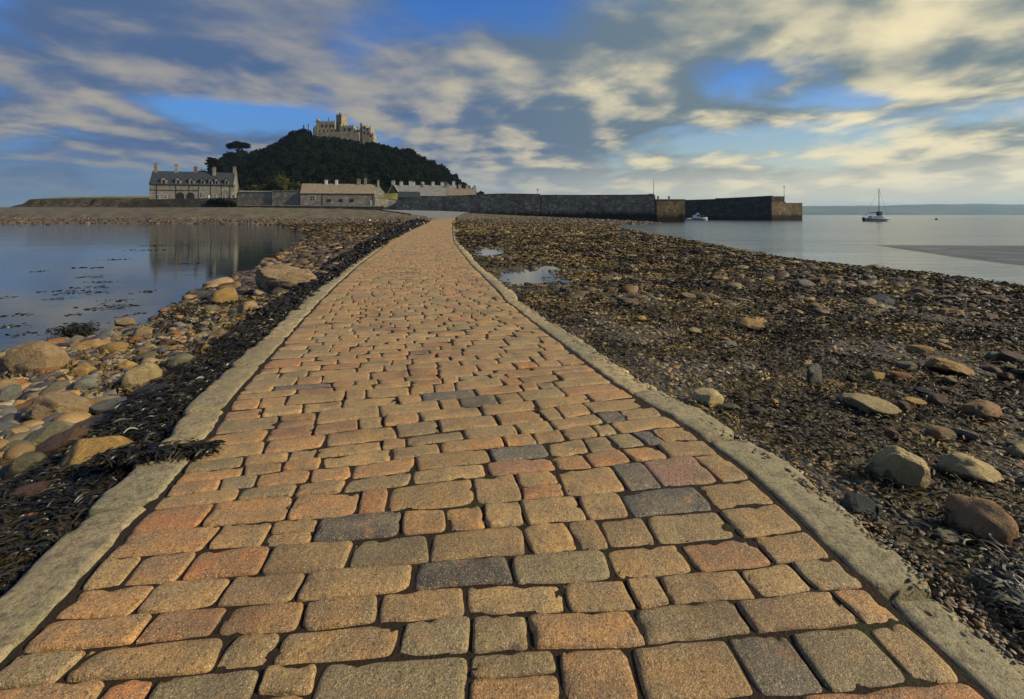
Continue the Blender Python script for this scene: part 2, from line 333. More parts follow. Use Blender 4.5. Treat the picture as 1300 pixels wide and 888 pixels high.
# sandbar
nx, ny = 90, 60; u, v = np.meshgrid(np.linspace(20, 75, nx), np.linspace(17, 42, ny))
low = np.interp(u, [20, 20.8, 21.4, 22.2, 25.5, 75], [23, 20.8, 23.6-.4, 27.0, 38, 38])
pts_u = u; near = np.interp(u, [19.9, 20.6, 21.4, 22.4, 25.4, 30, 75], [60, 30, 23, 20, 17, 14, 5]); farl = np.interp(u, [19.9, 20.8, 21.4, 22.2, 25.5, 36, 75], [20.8, 22, 25, 29, 37.5, 36.5, 36]) 
SB = [(17.9, 17.9), (20.8, 20.8), (21.4, 23.6), (22.2, 27.2), (23.8, 32), (25.5, 38)]
xe = np.interp(v, [p[1] for p in SB], [p[0] for p in SB]); d1 = (u-xe)/1.6; d2 = (38.2-.06*(u-25)-v)/1.8
hh = np.minimum(d1, d2); zz = WL-.05+.1*smooth(hh/1.2)+.02*(fb2(u, v, .4, 3, 2)-.5); zz = np.where(hh < 0, WL-.05+hh*.2, zz)
sb = raw_mesh('sandbar', np.stack([u, v, zz], -1).reshape(-1, 3), grid_faces(nx, ny), M['sand']); tag(sb, kind='structure')

# ------------------------------------------------------------------ causeway of setts
def frame_at(s):
    a = (xL(s)+xR(s))/2; b = (xL(s+.4)+xR(s+.4))/2; a0 = (xL(s-.4)+xR(s-.4))/2; tx = (b-a0)/.8; n = np.hypot(tx, 1); return a, tx/n, 1/n, (xR(s)-xL(s))/2/n
rows = []; s = 1.0; PAL = np.array([(.40,.25,.095), (.43,.235,.085), (.37,.245,.10), (.44,.30,.125), (.31,.235,.11), (.26,.215,.11), (.46,.2,.065), (.36,.18,.075), (.11,.105,.085)]); PW = np.array([.24, .2, .16, .13, .1, .06, .06, .04, .01])
st = []   # s0,s1,t0,t1 in metres
while s < 150:
    hgt = RNG.choice([.13, .155, .18, .21, .25], p=[.16, .26, .28, .2, .1])*(1 if s < 40 else 1.25); hw = frame_at(s)[3]
    t = -hw+RNG.uniform(-.004, .004)
    while t < hw-.05:
        w = RNG.uniform(.2, .48) if RNG.random() < .87 else RNG.uniform(.14, .2)
        if s > 40: w *= 1.3
        if hw-(t+w) < .14: w = hw-t
        if hgt > .2 and RNG.random() < .07 and w < .36:        # two thin setts in a wide course
            k = RNG.uniform(.42, .58)*hgt; st.append((s, s+k, t, t+w)); st.append((s+k, s+hgt, t, t+w))
        else: st.append((s, s+hgt, t, t+w))
        t += w
    s += hgt
st = np.array(st); NS = len(st); sc_ = (st[:, 0]+st[:, 1])/2; cx, tx, ty, hw = frame_at(sc_)
tm = (st[:, 2]+st[:, 3])/2; gxw = cx+ty*tm; gyw = sc_-tx*tm
col = PAL[RNG.choice(9, NS, p=PW)]*RNG.uniform(.78, 1.12, (NS, 1))*np.array([[1.03, .95, .77]])
col *= (1+.25*(fb2(gxw, gyw, .6, 3, 31)-.5))[:, None]
for px, py, c in [(610, 738, (.035,.036,.034)), (773, 532, (.035,.045,.055)), (822, 548, (.05,.058,.06)), (430, 660, (.06,.055,.045)), (885, 640, (.06,.065,.06)), (777, 598, (.09,.09,.07)), (672, 586, (.42,.17,.07)), (585, 496, (.07,.075,.075)), (640, 568, (.08,.09,.085)), (365, 491, (.07,.075,.075)), (900, 608, (.3,.14,.09))]:
    x0 = (px-650)*1.5/(py-HZ); y0 = 975/(py-HZ); k = np.argmin((gxw-x0)**2+(gyw-y0)**2*2); col[k] = c
def build_setts(idx, us, vs, name_list):
    n = len(idx); U, Vv = np.meshgrid(us, vs); U = U.reshape(-1); Vv = Vv.reshape(-1); nu, nv = len(us), len(vs)
    g = .0012+.0028*RNG.random((n, 1)); S = st[idx]
    far = np.clip((sc_[idx]-10)/40, 0, 1)[:, None]; g = g*(1-.35*far)
    seed = RNG.uniform(0, 500, (n, 1))
    def wob(a, k): return (fbm(np.stack([a*2.2+seed, Vv[None]*1.3+seed*.37+k, U[None]*1.3+0*seed], -1), 2, 40)-.5)
    r = np.clip((np.abs(U)-.7)/.3, 0, 1)**2.6; q = np.clip((np.abs(Vv)-.55)/.45, 0, 1)**2.6
    hs = (S[:, 1]-S[:, 0])[:, None]/2-g; ht = (S[:, 3]-S[:, 2])[:, None]/2-g
    cr = RNG.uniform(.003, .012, (n, 1))
    ta = np.where(np.abs(U)[None] > 0, U[None], 0)*ht-np.sign(U)[None]*q[None]*cr*1.0; sa = Vv[None]*hs-np.sign(Vv)[None]*r[None]*cr*.9
    ta = ta+wob(U[None], 1.7)*.011*np.abs(U)[None]; sa = sa+wob(U[None], 9.1)*.011*np.abs(Vv)[None]+(RNG.uniform(-.005, .005, (n, 1)))*U[None]; ta = ta+RNG.uniform(-.009, .009, (n, 1))*Vv[None]
    ta = ta+(S[:, 2]+S[:, 3])[:, None]/2; sa = sa+(S[:, 0]+S[:, 1])[:, None]/2
    wx, wy = ta+5*sa*0, sa; ta, sa = ta+(fb2(wx+seed*0, wy, 1.9, 3, 91)-.5)*.05, sa+(fb2(wx+seed*0, wy, 1.6, 3, 92)-.5)*.075
    H = .045; e = 34.
    prof = (np.clip(1-np.abs(U)**e, 0, 1)*np.clip(1-np.abs(Vv)**22., 0, 1))[None]**.5
    dome = .004*(1-U**2)*(1-Vv**2)
    z = -H+H*prof*RNG.uniform(.86, 1.1, (n, 1))+dome[None]*RNG.uniform(.3, 1.3, (n, 1))+(RNG.uniform(-.005, .005, (n, 1))*U[None]+RNG.uniform(-.005, .005, (n, 1))*Vv[None])
    c, a, b, _ = frame_at(sa); x = c+b*ta; y = sa-a*ta
    z = z+((fb2(x, y, 24, 4, 77, .6)-.5)*.016+(fb2(x, y, 7, 3, 78)-.5)*.014)*prof
    ed_ = np.maximum(np.abs(U), np.abs(Vv))[None]; chip = smooth((fb2(x, y, 17, 3, 79)-.60)/.06)*smooth((ed_-.72)/.2); z = z-.014*chip
    z = z+roadz(y)
    P = np.stack([x, y, z], -1).reshape(-1, 3); f = grid_faces(nu, nv)
    Fc = (f[None]+(np.arange(n)*nu*nv)[:, None, None]).reshape(-1, 4); C = np.repeat(col[idx], nu*nv, 0)
    name_list.append((P, Fc, C))
parts = []
A_ = np.array([-1, -.993, -.97, -.93, -.86, -.74, -.5, -.25, 0, .25, .5, .74, .86, .93, .97, .993, 1]); B_ = np.array([-1, -.985, -.94, -.85, -.6, -.2, .2, .6, .85, .94, .985, 1]); C_ = np.array([-1, -.965, -.88, -.45, .45, .88, .965, 1]); D_ = np.array([-1, -.93, -.6, .6, .93, 1])
build_setts(np.where(sc_ < 6)[0], A_, B_, parts); build_setts(np.where((sc_ >= 6) & (sc_ < 18))[0], B_, B_, parts); build_setts(np.where((sc_ >= 18) & (sc_ < 45))[0], C_, C_, parts); build_setts(np.where(sc_ >= 45)[0], D_, D_, parts)
def merge(parts):
    off = 0; Vs, Fs, Cs = [], [], []
    for P, Fc, C in parts: Vs.append(P); Fs.append(Fc+off); Cs.append(C); off += len(P)
    return np.concatenate(Vs), np.concatenate(Fs), np.concatenate(Cs)
Vv_, Ff_, Cc_ = merge(parts); o = raw_mesh('path', Vv_, Ff_, M['sett'], cols=Cc_); tag(o, 'causeway of worn brown granite setts', kind='structure')
# bed beneath the setts, full causeway body with battered sides
ss = np.concatenate([np.arange(-2, 20, .25), np.arange(20, 152, 1.)]); c, a, b, hw = frame_at(ss); prof = [(-1, -.08, -.9), (-1, -.06, -.2), (-1, -.04, -.027), (1, .04, -.027), (1, .06, -.2), (1, .08, -.9)]
P = []
for sg, off, z in prof: t = sg*hw+off; P.append(np.stack([c+b*t, ss-a*t, roadz(ss)+z+(.015 if abs(z) < .1 else 0)], -1))
P = np.stack(P, 1); o = raw_mesh('path_bed', P.reshape(-1, 3), grid_faces(6, len(ss)), M['bed'], sm=False); tag(o, kind='structure')
# kerb stones
def build_kerb():
    out = []; rk = 2.2
    for side in (-1, 1):
        s = .6
        while s < 150:
            ln = RNG.uniform(.5, 1.3)*(1 if s < 40 else 1.5); kw = KW*RNG.uniform(.85, 1.1)*(1.05 if side < 0 else 1.0)
            nu, nv = (34, 15) if s < 10 else (10, 8); us = np.sin(np.linspace(-1, 1, nu)*math.pi/2)**1; vs = np.sin(np.linspace(-1, 1, nv)*math.pi/2)
            U, V = np.meshgrid(us, vs); e = .5
            cr = .03; sa = s+ln/2+U*(ln/2-.007-.006*rk)-np.sign(U)*cr*np.clip((np.abs(V)-.6)/.4, 0, 1)**2*.6
            ta = V*(kw/2-.003)-np.sign(V)*cr*np.clip((np.abs(U)-.85)/.15, 0, 1)**2
            sd = RNG.uniform(0, 99); rag = (fbm(np.stack([sa*5+sd, V*0+sd, V*0], -1), 4, 8)-.5)
            ta = ta+np.where(V*side > 0, 1, .25)*np.abs(V)*rag*.13*side*1.2
            pr = (np.clip(1-np.abs(U)**70, 0, 1)*np.clip(1-np.abs(V)**16, 0, 1))**.4
            c, a, b, hw = frame_at(sa); t = side*(hw+kw/2+.004)+ta; t, sa = t+(fb2(t, sa, 1.9, 3, 91)-.5)*.05, sa+(fb2(t, sa, 1.6, 3, 92)-.5)*.05; x = c+b*t; y = sa-a*t
            z = roadz(y)-.24+(.238+RNG.uniform(-.006, .006))*pr+((fb2(x, y, 14, 5, 12, .65)-.5)*.045+(fb2(x, y, 3, 3, 13)-.5)*.02)*pr-.012*np.clip(V*side, 0, 1)
            cc = np.array(random.choice([(.42,.31,.14), (.38,.29,.14), (.44,.30,.125), (.32,.27,.14)]))*RNG.uniform(.62, 1.02)
            out.append((np.stack([x, y, z], -1).reshape(-1, 3), grid_faces(nu, nv), np.tile(cc, (nu*nv, 1)))); s += ln
    V, Fq, C = merge(out); o = raw_mesh('kerb', V, Fq, M['kerb'], cols=C); tag(o, kind='structure')
build_kerb()
# slipway up to the quay
sy = np.linspace(134, 192, 60); lx = np.interp(sy, [134, 142, 155, 170, 192], [xL(134.)-.2, -24, -33, -43, -50]); rx = np.interp(sy, [134, 150, 176, 192], [xR(134.)+.2, -15, -14, -12])
U = np.linspace(0, 1, 14)[None]; XX = lx[:, None]*(1-U)+rx[:, None]*U; YY = np.repeat(sy[:, None], 14, 1); c = (xL(YY)+xR(YY))/2
ZZ = np.maximum(T(XX, YY, False), rf(YY)*(ztf(np.minimum(XX, 0))+.2)-.0)+.10*smooth((YY-134)/5)+.0; ZZ = np.where(YY < 150, np.minimum(ZZ, roadz(YY)+.02), ZZ)
o = raw_mesh('slipway', np.stack([XX, YY, ZZ], -1).reshape(-1, 3), grid_faces(14, 60), M['concrete']); tag(o, kind='structure')

# ------------------------------------------------------------------ rocks
def rock_verts(sub, seed, ang=.5, flat=.7):
    r = np.random.default_rng(seed); V, Fc = ICO[sub]; p = V.copy()
    p = p*(1+.34*(fbm(p*1.1+seed*3.7, 3, seed)-.5)*2)[:, None]
    for k in range(int(5+9*ang)):
        n = r.normal(size=3); n[2] = abs(n[2])*.6 if k % 3 else n[2]; n /= np.linalg.norm(n); d = r.uniform(.62, .92)
        ov = p@n-d; p = p-np.where(ov > 0, ov, 0)[:, None]*n*(.72+.26*ang)
    rg = np.abs(fbm(p*2.3+seed, 4, seed+5)-.5); p = p*(1-.32*np.clip(.09-rg, 0, 1)/.09*.22*ang+.12*(fbm(p*3.9+seed, 4, seed+7)-.5))[:, None]
    if sub >= 4: p = p*(1+.05*(fbm(p*11+seed, 3, seed+9)-.5))[:, None]
    m = np.abs(p).max(0); return p/m, Fc
PROT = {}
def prot(sub, seed, ang):
    k = (sub, seed, ang)
    if k not in PROT:
        V, Fc = rock_verts(sub, seed, ang); me_o = raw_mesh('rock', V, Fc, M['tan']); PROT[k] = me_o.data; bpy.data.objects.remove(me_o)
    return PROT[k]
def put_rock(x, y, z, w, d, h, mat, seed, ang=.5, rz=0, tilt=(0, 0), sub=3, name='boulder', unique=False):
    me = prot(sub, seed, ang)
    o = bpy.data.objects.new(name, me); COL.objects.link(o)
    o.location = (x, y, z); o.scale = (w/2, d/2, h/2); o.rotation_euler = (tilt[0], tilt[1], rz)
    if not len(me.materials): me.materials.append(M[mat])
    o.material_slots[0].link = 'OBJECT'; o.material_slots[0].material = M[mat]
    return o
RP = []   # positions taken
def traced(px, py, w, h, mat, label, ang=.5, rz=0, tilt=(0, 0), hf=.8, df=.8, group=None, seed=None):
    x, y, z = G(px, py); sz = y/F; wm = w*sz; g = math.atan2(CH-z, y); hm = h*sz*hf; dm = wm*df
    sub = 5 if wm > .5*1 and w > 45 else 4
    o = put_rock(x, y+dm*.35, z+hm*.24, wm, dm, hm*1.35, mat, seed if seed is not None else (len(RP) % 9)+1, ang, rz, tilt, sub if w > 20 else 3); RP.append((x, y+dm*.35, wm/2))
    tag(o, label, 'rock', group); return o
tr = traced
# bank on the sheltered side
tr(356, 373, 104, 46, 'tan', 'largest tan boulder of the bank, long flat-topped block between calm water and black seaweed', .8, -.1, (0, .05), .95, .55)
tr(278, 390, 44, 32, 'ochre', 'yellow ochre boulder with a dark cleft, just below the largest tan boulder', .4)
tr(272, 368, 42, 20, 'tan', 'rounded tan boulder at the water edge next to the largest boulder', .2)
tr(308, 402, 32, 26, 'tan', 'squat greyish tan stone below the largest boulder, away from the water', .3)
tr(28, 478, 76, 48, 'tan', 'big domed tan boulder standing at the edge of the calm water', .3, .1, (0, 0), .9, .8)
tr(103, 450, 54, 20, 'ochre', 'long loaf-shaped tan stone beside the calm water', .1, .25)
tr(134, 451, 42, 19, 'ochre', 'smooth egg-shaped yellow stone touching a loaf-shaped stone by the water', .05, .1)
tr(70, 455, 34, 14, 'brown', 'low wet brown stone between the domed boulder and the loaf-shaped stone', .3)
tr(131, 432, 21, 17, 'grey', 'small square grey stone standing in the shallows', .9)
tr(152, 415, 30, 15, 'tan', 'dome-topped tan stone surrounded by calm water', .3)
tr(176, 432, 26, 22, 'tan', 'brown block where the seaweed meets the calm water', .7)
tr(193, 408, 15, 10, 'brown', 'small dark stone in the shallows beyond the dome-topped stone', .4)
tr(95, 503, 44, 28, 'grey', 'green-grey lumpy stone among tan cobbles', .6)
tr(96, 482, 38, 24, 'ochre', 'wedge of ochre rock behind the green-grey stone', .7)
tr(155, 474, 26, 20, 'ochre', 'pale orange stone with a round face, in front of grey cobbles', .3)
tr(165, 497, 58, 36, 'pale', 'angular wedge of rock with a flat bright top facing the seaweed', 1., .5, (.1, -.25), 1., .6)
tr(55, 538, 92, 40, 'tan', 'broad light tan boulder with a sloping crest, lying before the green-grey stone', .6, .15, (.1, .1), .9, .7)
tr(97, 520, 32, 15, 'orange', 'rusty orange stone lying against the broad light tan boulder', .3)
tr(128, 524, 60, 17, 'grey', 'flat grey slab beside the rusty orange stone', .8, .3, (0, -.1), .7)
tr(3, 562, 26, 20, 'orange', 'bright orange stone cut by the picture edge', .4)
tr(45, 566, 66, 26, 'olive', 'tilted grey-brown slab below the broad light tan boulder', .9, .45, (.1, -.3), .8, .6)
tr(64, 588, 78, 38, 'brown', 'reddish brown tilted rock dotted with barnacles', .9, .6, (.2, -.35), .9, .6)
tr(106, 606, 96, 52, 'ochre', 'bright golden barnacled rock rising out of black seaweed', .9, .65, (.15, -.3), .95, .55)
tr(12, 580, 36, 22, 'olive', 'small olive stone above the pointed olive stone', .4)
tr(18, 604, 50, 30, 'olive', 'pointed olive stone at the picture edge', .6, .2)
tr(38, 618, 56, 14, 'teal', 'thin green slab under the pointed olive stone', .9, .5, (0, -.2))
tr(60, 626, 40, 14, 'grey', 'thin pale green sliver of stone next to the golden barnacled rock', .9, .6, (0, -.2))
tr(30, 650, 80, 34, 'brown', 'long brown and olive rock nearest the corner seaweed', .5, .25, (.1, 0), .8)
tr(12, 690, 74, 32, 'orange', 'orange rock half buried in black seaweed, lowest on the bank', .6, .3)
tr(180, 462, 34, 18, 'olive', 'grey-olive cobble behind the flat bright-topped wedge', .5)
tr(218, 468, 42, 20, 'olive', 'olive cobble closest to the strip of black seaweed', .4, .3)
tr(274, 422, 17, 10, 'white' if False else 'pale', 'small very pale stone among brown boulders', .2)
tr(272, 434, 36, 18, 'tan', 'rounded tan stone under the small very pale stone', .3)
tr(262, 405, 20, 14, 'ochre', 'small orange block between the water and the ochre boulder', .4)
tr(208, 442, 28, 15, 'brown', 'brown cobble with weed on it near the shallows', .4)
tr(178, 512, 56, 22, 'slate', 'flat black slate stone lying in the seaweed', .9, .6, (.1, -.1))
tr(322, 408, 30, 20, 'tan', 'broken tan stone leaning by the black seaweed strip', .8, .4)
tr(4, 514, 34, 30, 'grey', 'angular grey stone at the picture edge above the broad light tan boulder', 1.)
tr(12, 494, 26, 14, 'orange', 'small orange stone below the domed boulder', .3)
tr(626, 0, 0, 0, 'tan', '') if False else None
# foreshore on the open side
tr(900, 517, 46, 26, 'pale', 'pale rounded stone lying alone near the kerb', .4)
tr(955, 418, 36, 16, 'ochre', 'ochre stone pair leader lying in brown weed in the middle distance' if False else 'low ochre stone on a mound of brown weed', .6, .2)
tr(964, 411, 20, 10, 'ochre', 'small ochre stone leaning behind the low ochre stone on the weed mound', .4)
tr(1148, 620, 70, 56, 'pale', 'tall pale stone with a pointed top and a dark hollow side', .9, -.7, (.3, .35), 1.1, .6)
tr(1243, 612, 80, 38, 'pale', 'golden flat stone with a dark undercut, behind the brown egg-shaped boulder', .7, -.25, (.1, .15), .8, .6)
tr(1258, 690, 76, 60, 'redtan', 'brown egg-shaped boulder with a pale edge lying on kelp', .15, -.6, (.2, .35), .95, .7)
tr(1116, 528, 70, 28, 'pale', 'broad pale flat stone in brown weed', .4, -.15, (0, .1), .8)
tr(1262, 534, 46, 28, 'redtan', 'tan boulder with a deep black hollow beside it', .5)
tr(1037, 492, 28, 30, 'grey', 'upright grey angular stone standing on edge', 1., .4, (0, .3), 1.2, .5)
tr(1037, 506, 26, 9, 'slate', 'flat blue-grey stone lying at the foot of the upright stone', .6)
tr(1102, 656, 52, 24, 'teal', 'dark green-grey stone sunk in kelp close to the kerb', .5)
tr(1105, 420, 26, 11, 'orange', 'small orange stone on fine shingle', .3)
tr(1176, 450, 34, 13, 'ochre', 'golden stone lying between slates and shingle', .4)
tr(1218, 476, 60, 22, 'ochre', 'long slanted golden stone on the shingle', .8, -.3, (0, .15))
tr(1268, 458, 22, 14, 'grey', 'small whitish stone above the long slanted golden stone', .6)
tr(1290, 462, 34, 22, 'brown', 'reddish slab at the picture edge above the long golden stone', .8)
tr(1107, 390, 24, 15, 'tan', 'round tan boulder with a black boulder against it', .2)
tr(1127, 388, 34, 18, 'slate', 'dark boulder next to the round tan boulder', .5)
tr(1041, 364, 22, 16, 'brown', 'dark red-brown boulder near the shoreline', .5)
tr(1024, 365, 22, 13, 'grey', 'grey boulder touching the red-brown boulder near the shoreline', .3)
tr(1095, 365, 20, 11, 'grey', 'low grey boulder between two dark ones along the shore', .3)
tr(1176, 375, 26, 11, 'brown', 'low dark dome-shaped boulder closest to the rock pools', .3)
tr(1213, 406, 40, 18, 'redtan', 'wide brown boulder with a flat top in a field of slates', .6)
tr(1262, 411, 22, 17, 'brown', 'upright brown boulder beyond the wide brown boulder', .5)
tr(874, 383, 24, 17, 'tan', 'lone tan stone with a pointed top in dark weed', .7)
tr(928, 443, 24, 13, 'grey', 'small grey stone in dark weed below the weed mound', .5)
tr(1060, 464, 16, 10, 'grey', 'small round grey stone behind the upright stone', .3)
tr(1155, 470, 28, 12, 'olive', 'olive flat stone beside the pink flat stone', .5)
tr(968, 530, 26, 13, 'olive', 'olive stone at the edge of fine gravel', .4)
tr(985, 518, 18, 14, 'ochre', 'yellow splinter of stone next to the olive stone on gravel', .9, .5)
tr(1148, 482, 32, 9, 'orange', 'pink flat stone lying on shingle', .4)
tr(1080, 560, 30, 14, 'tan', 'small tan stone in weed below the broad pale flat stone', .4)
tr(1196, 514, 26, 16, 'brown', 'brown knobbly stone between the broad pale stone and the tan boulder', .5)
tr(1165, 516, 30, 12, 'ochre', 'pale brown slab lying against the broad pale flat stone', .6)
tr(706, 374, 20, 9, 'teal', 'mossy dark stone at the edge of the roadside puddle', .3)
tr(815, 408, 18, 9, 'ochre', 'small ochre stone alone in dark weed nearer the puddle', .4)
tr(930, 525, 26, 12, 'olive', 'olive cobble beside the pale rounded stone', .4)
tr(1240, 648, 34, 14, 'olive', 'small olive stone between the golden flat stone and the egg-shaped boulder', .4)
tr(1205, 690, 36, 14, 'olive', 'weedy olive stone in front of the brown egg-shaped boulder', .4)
NTR = len(RP)
# the rest of the countable stones: copies of a few shapes
def free(x, y, r, k=.75):
    for a, b, c in RP:
        if (x-a)**2+(y-b)**2 < ((r+c)*k)**2: return False
    return True
LEFTMAT = ['tan', 'olive', 'grey', 'ochre', 'brown', 'tan', 'olive', 'tan', 'orange', 'grey', 'slate']; RIGHTMAT = ['tan', 'olive', 'grey', 'brown', 'grey', 'slate', 'tan', 'brown', 'brown']
WORD = {'tan': 'tan', 'olive': 'olive', 'grey': 'grey', 'ochre': 'golden', 'brown': 'brown', 'orange': 'rusty orange', 'slate': 'dark slate', 'teal': 'dark green', 'pale': 'pale'}
n = 0; tries = 0
while n < 138 and tries < 30000:
    tries += 1; px = random.uniform(-10, 400); py = 318+(random.random()**.8)*340; x, y, z = G(px, py)
    l = float(xL(y))-KW; sl = float(np.interp(y, *SL)); f = (l-x)/(l-sl)
    if f < .25+.2*random.random() or f > 1.03: continue
    if y < 9 and f < .22: continue
    w = random.uniform(.12, .34)*(1+.03*y); 
    if not free(x, y, w/2): continue
    RP.append((x, y, w/2)); m = random.choice(LEFTMAT); h = w*random.uniform(.35, .65)
    o = put_rock(x, y, z+h*.12, w, w*random.uniform(.6, .95), h, m, random.randint(1, 9), random.choice([.4, .7, 1.]), random.uniform(-3, 3), (random.uniform(-.25, .25), random.uniform(-.25, .25)), 4 if y < 6 else 3)
    zone = 'close to the camera' if y < 5 else ('by the calm water' if y < 13 else 'far along the sheltered bank')
    tag(o, f'smaller {WORD[m]} stone in the rock heaps beside the calm water, '+('in the near heap' if y < 5 else 'in the middle stretch' if y < 13 else 'in the far stretch'), 'rock', f'{WORD[m]} stones of the sheltered bank, '+('near heap' if y < 5 else 'middle stretch' if y < 13 else 'far stretch')); n += 1
n2 = 0; tries = 0
while n2 < 84 and tries < 30000:
    tries += 1; px = random.uniform(780, 1320); py = 335+(random.random()**.9)*400; x, y, z = G(px, py)
    r_ = float(xR(y))+KW; sr = float(np.interp(y, *SR)); f = (x-r_)/(sr-r_)
    if f < .06 or f > .95 or y > 22: continue
    w = random.uniform(.07, .2)*(1+.05*y)
    if not free(x, y, w/2, .9): continue
    RP.append((x, y, w/2)); m = random.choice(RIGHTMAT+['ochre', 'pale', 'ochre', 'pale', 'tan']); h = w*random.uniform(.3, .55)
    o = put_rock(x, y, z+h*.15, w, w*random.uniform(.6, .95), h, m, random.randint(1, 9), random.choice([.4, .7, 1.]), random.uniform(-3, 3), (random.uniform(-.2, .2), random.uniform(-.2, .2)), 4 if y < 5 else 3)
    tag(o, f'{WORD[m]} cobble in brown weed on the open foreshore, '+('near the kerb' if y < 5 else 'in the middle distance' if y < 11 else 'toward the sea'), 'rock', f'{WORD[m]} cobbles of the open foreshore, '+('near the kerb' if y < 5 else 'middle distance' if y < 11 else 'toward the sea')); n2 += 1
# rocks awash off the far beach
for k, (px, py, w) in enumerate([(62, 285.6, 10), (44, 286.4, 9), (8, 286, 8), (27, 287, 7), (85, 285.5, 6), (17, 286.2, 3)]):
    yy = 2.2*F/(py-HZ); xx = (px-650)/F*yy; ww = w*yy/F
    o = put_rock(xx, yy, WL, ww, ww*.6, .9 if k == 0 else .45, 'slate', k+1, .5, .3*k, (0, 0), 3); tag(o, 'highest black rock awash in front of the far beach' if k == 0 else 'low black rock awash in front of the far beach', 'rock', None if k == 0 else 'low rocks awash')

# uncountable stones
def scatter_stones(name, pts, sizes, cols, sub=2, label=None):
    V, Fc = ICO[sub]; n = len(pts); nv = len(V); bases = np.stack([rock_verts(sub, 20+k, .95)[0] for k in range(12)])
    B = bases[RNG.integers(0, 12, n)]; a = RNG.uniform(0, 6.28, n); ca, sa = np.cos(a), np.sin(a)
    S = sizes[:, None]*np.stack([RNG.uniform(.35, .65, n), RNG.uniform(.22, .42, n), RNG.uniform(.09, .26, n)], -1); B = B*S[:, None]
    tl = RNG.uniform(-.35, .35, (n, 1)); z = B[..., 2]+B[..., 0]*tl
    x = B[..., 0]*ca[:, None]-B[..., 1]*sa[:, None]+pts[:, 0:1]; y = B[..., 0]*sa[:, None]+B[..., 1]*ca[:, None]+pts[:, 1:2]; z = z+pts[:, 2:3]
    P = np.stack([x, y, z], -1).reshape(-1, 3); Fq = (Fc[None]+(np.arange(n)*nv)[:, None, None]).reshape(-1, 3)
    o = raw_mesh(name, P, Fq, M['peb'], cols=np.repeat(cols, nv, 0)); tag(o, label, kind='stuff'); return o
def side_points(n, side, y0, y1, f0, f1, pw=1., xmax=None):
    """random points on a foreshore, denser close to the camera"""
    y = y0*(y1/y0)**(RNG.random(n)**pw); f = RNG.uniform(f0, f1, n)
    if side < 0: l = xL(y)-KW; s_ = np.interp(y, *SL); x = l+(s_-l)*f
    else: r = xR(y)+KW; s_ = np.interp(y, *SR); x = r+(s_-r)*f
    k = (np.abs(x) < y*1.12+1.5); x, y = x[k], y[k]; z = T(x, y); k = (z > WL-.03) & (RNG.random(len(z)) > poolm(x, y)*1.3*(side > 0))
    return np.stack([x, y, z], -1)[k]
PC = np.array([(.24,.17,.085), (.13,.1,.055), (.32,.235,.12), (.08,.08,.07), (.28,.17,.06), (.15,.14,.1), (.42,.34,.2), (.06,.065,.065), (.33,.18,.055)])
p = side_points(9000, -1, 1.5, 13, .18, 1.02); f_ = fb2(p[:, 0], p[:, 1], 1.2, 3, 50)
scatter_stones('rubble', p, RNG.uniform(.08, .33, len(p))*(1+.02*p[:, 1]), PC[RNG.integers(0, 9, len(p))]*RNG.uniform(.55, 1.25, (len(p), 1)), 2, 'small tumbled stones of the sheltered bank')
p = side_points(15000, -1, 12, 125, .05, 1.0, .75)
scatter_stones('rubble', p, RNG.uniform(.2, 1., len(p))**2.2*.75*(1+.004*p[:, 1])+.08, PC[RNG.integers(0, 9, len(p))]*RNG.uniform(.12, .9, (len(p), 1))*np.array([[1, .88, .7]]), 2, 'tumbled stones further along the sheltered bank')
p = side_points(26000, 1, 1.6, 14, .01, .9); f_ = fb2(p[:, 0], p[:, 1], .8, 4, 60); d_ = (p[:, 0]-xR(p[:, 1])); p = p[(f_ > .44) | (d_ < .8)]
scatter_stones('shingle', p, RNG.uniform(.015, .075, len(p))*(1+.09*p[:, 1]), PC[RNG.integers(0, 9, len(p))]*RNG.uniform(.6, 1.15, (len(p), 1)), 2, 'fine shingle and slates beside the causeway')
n_ = 2600; yk = 1.4*(9/1.4)**RNG.random(n_); xk = xR(yk)+KW*.9+RNG.normal(.05, .07, n_); pk = np.stack([xk, yk, np.where(xk < xR(yk)+KW-.03, -.008, T(xk, yk)+.008)], -1); scatter_stones('shingle', pk, RNG.uniform(.008, .035, n_), PC[RNG.integers(0, 9, n_)]*RNG.uniform(.6, 1.1, (n_, 1)), 2, 'grit washed against the edge of the causeway')
p = side_points(9000, 1, 9, 110, .03, .98, .8)
scatter_stones('shingle', p, RNG.uniform(.06, 1., len(p))**3*.55*(1+.008*p[:, 1])+.05, PC[RNG.integers(0, 7, len(p))]*RNG.uniform(.15, .7, (len(p), 1))*np.array([[1, .9, .68]]), 2, 'stones and slates on the open foreshore')
n = 18000; xb = RNG.uniform(-190, 40, n); yb = RNG.uniform(112, 178, n); k = (xb < xL(yb)-1) | (xb > xR(yb)+1); xb, yb = xb[k], yb[k]; zb = T(xb, yb); k = (zb > WL-.05) & (zb < 2.8); p = np.stack([xb, yb, zb], -1)[k]
lo_z = smooth((1.2-p[:, 2])/1.2); keep = RNG.random(len(p)) < .35+.65*lo_z; p = p[keep]; lo_z = lo_z[keep]; scatter_stones('beach_rubble', p, RNG.uniform(.3, 1.0, len(p))*(.5+lo_z*1.1), PC[RNG.integers(0, 9, len(p))]*(RNG.uniform(.3, .9, len(p))*(1.2-.7*lo_z))[:, None]*np.array([[1, .88, .7]]), 1, 'brown rubble of the far beach')

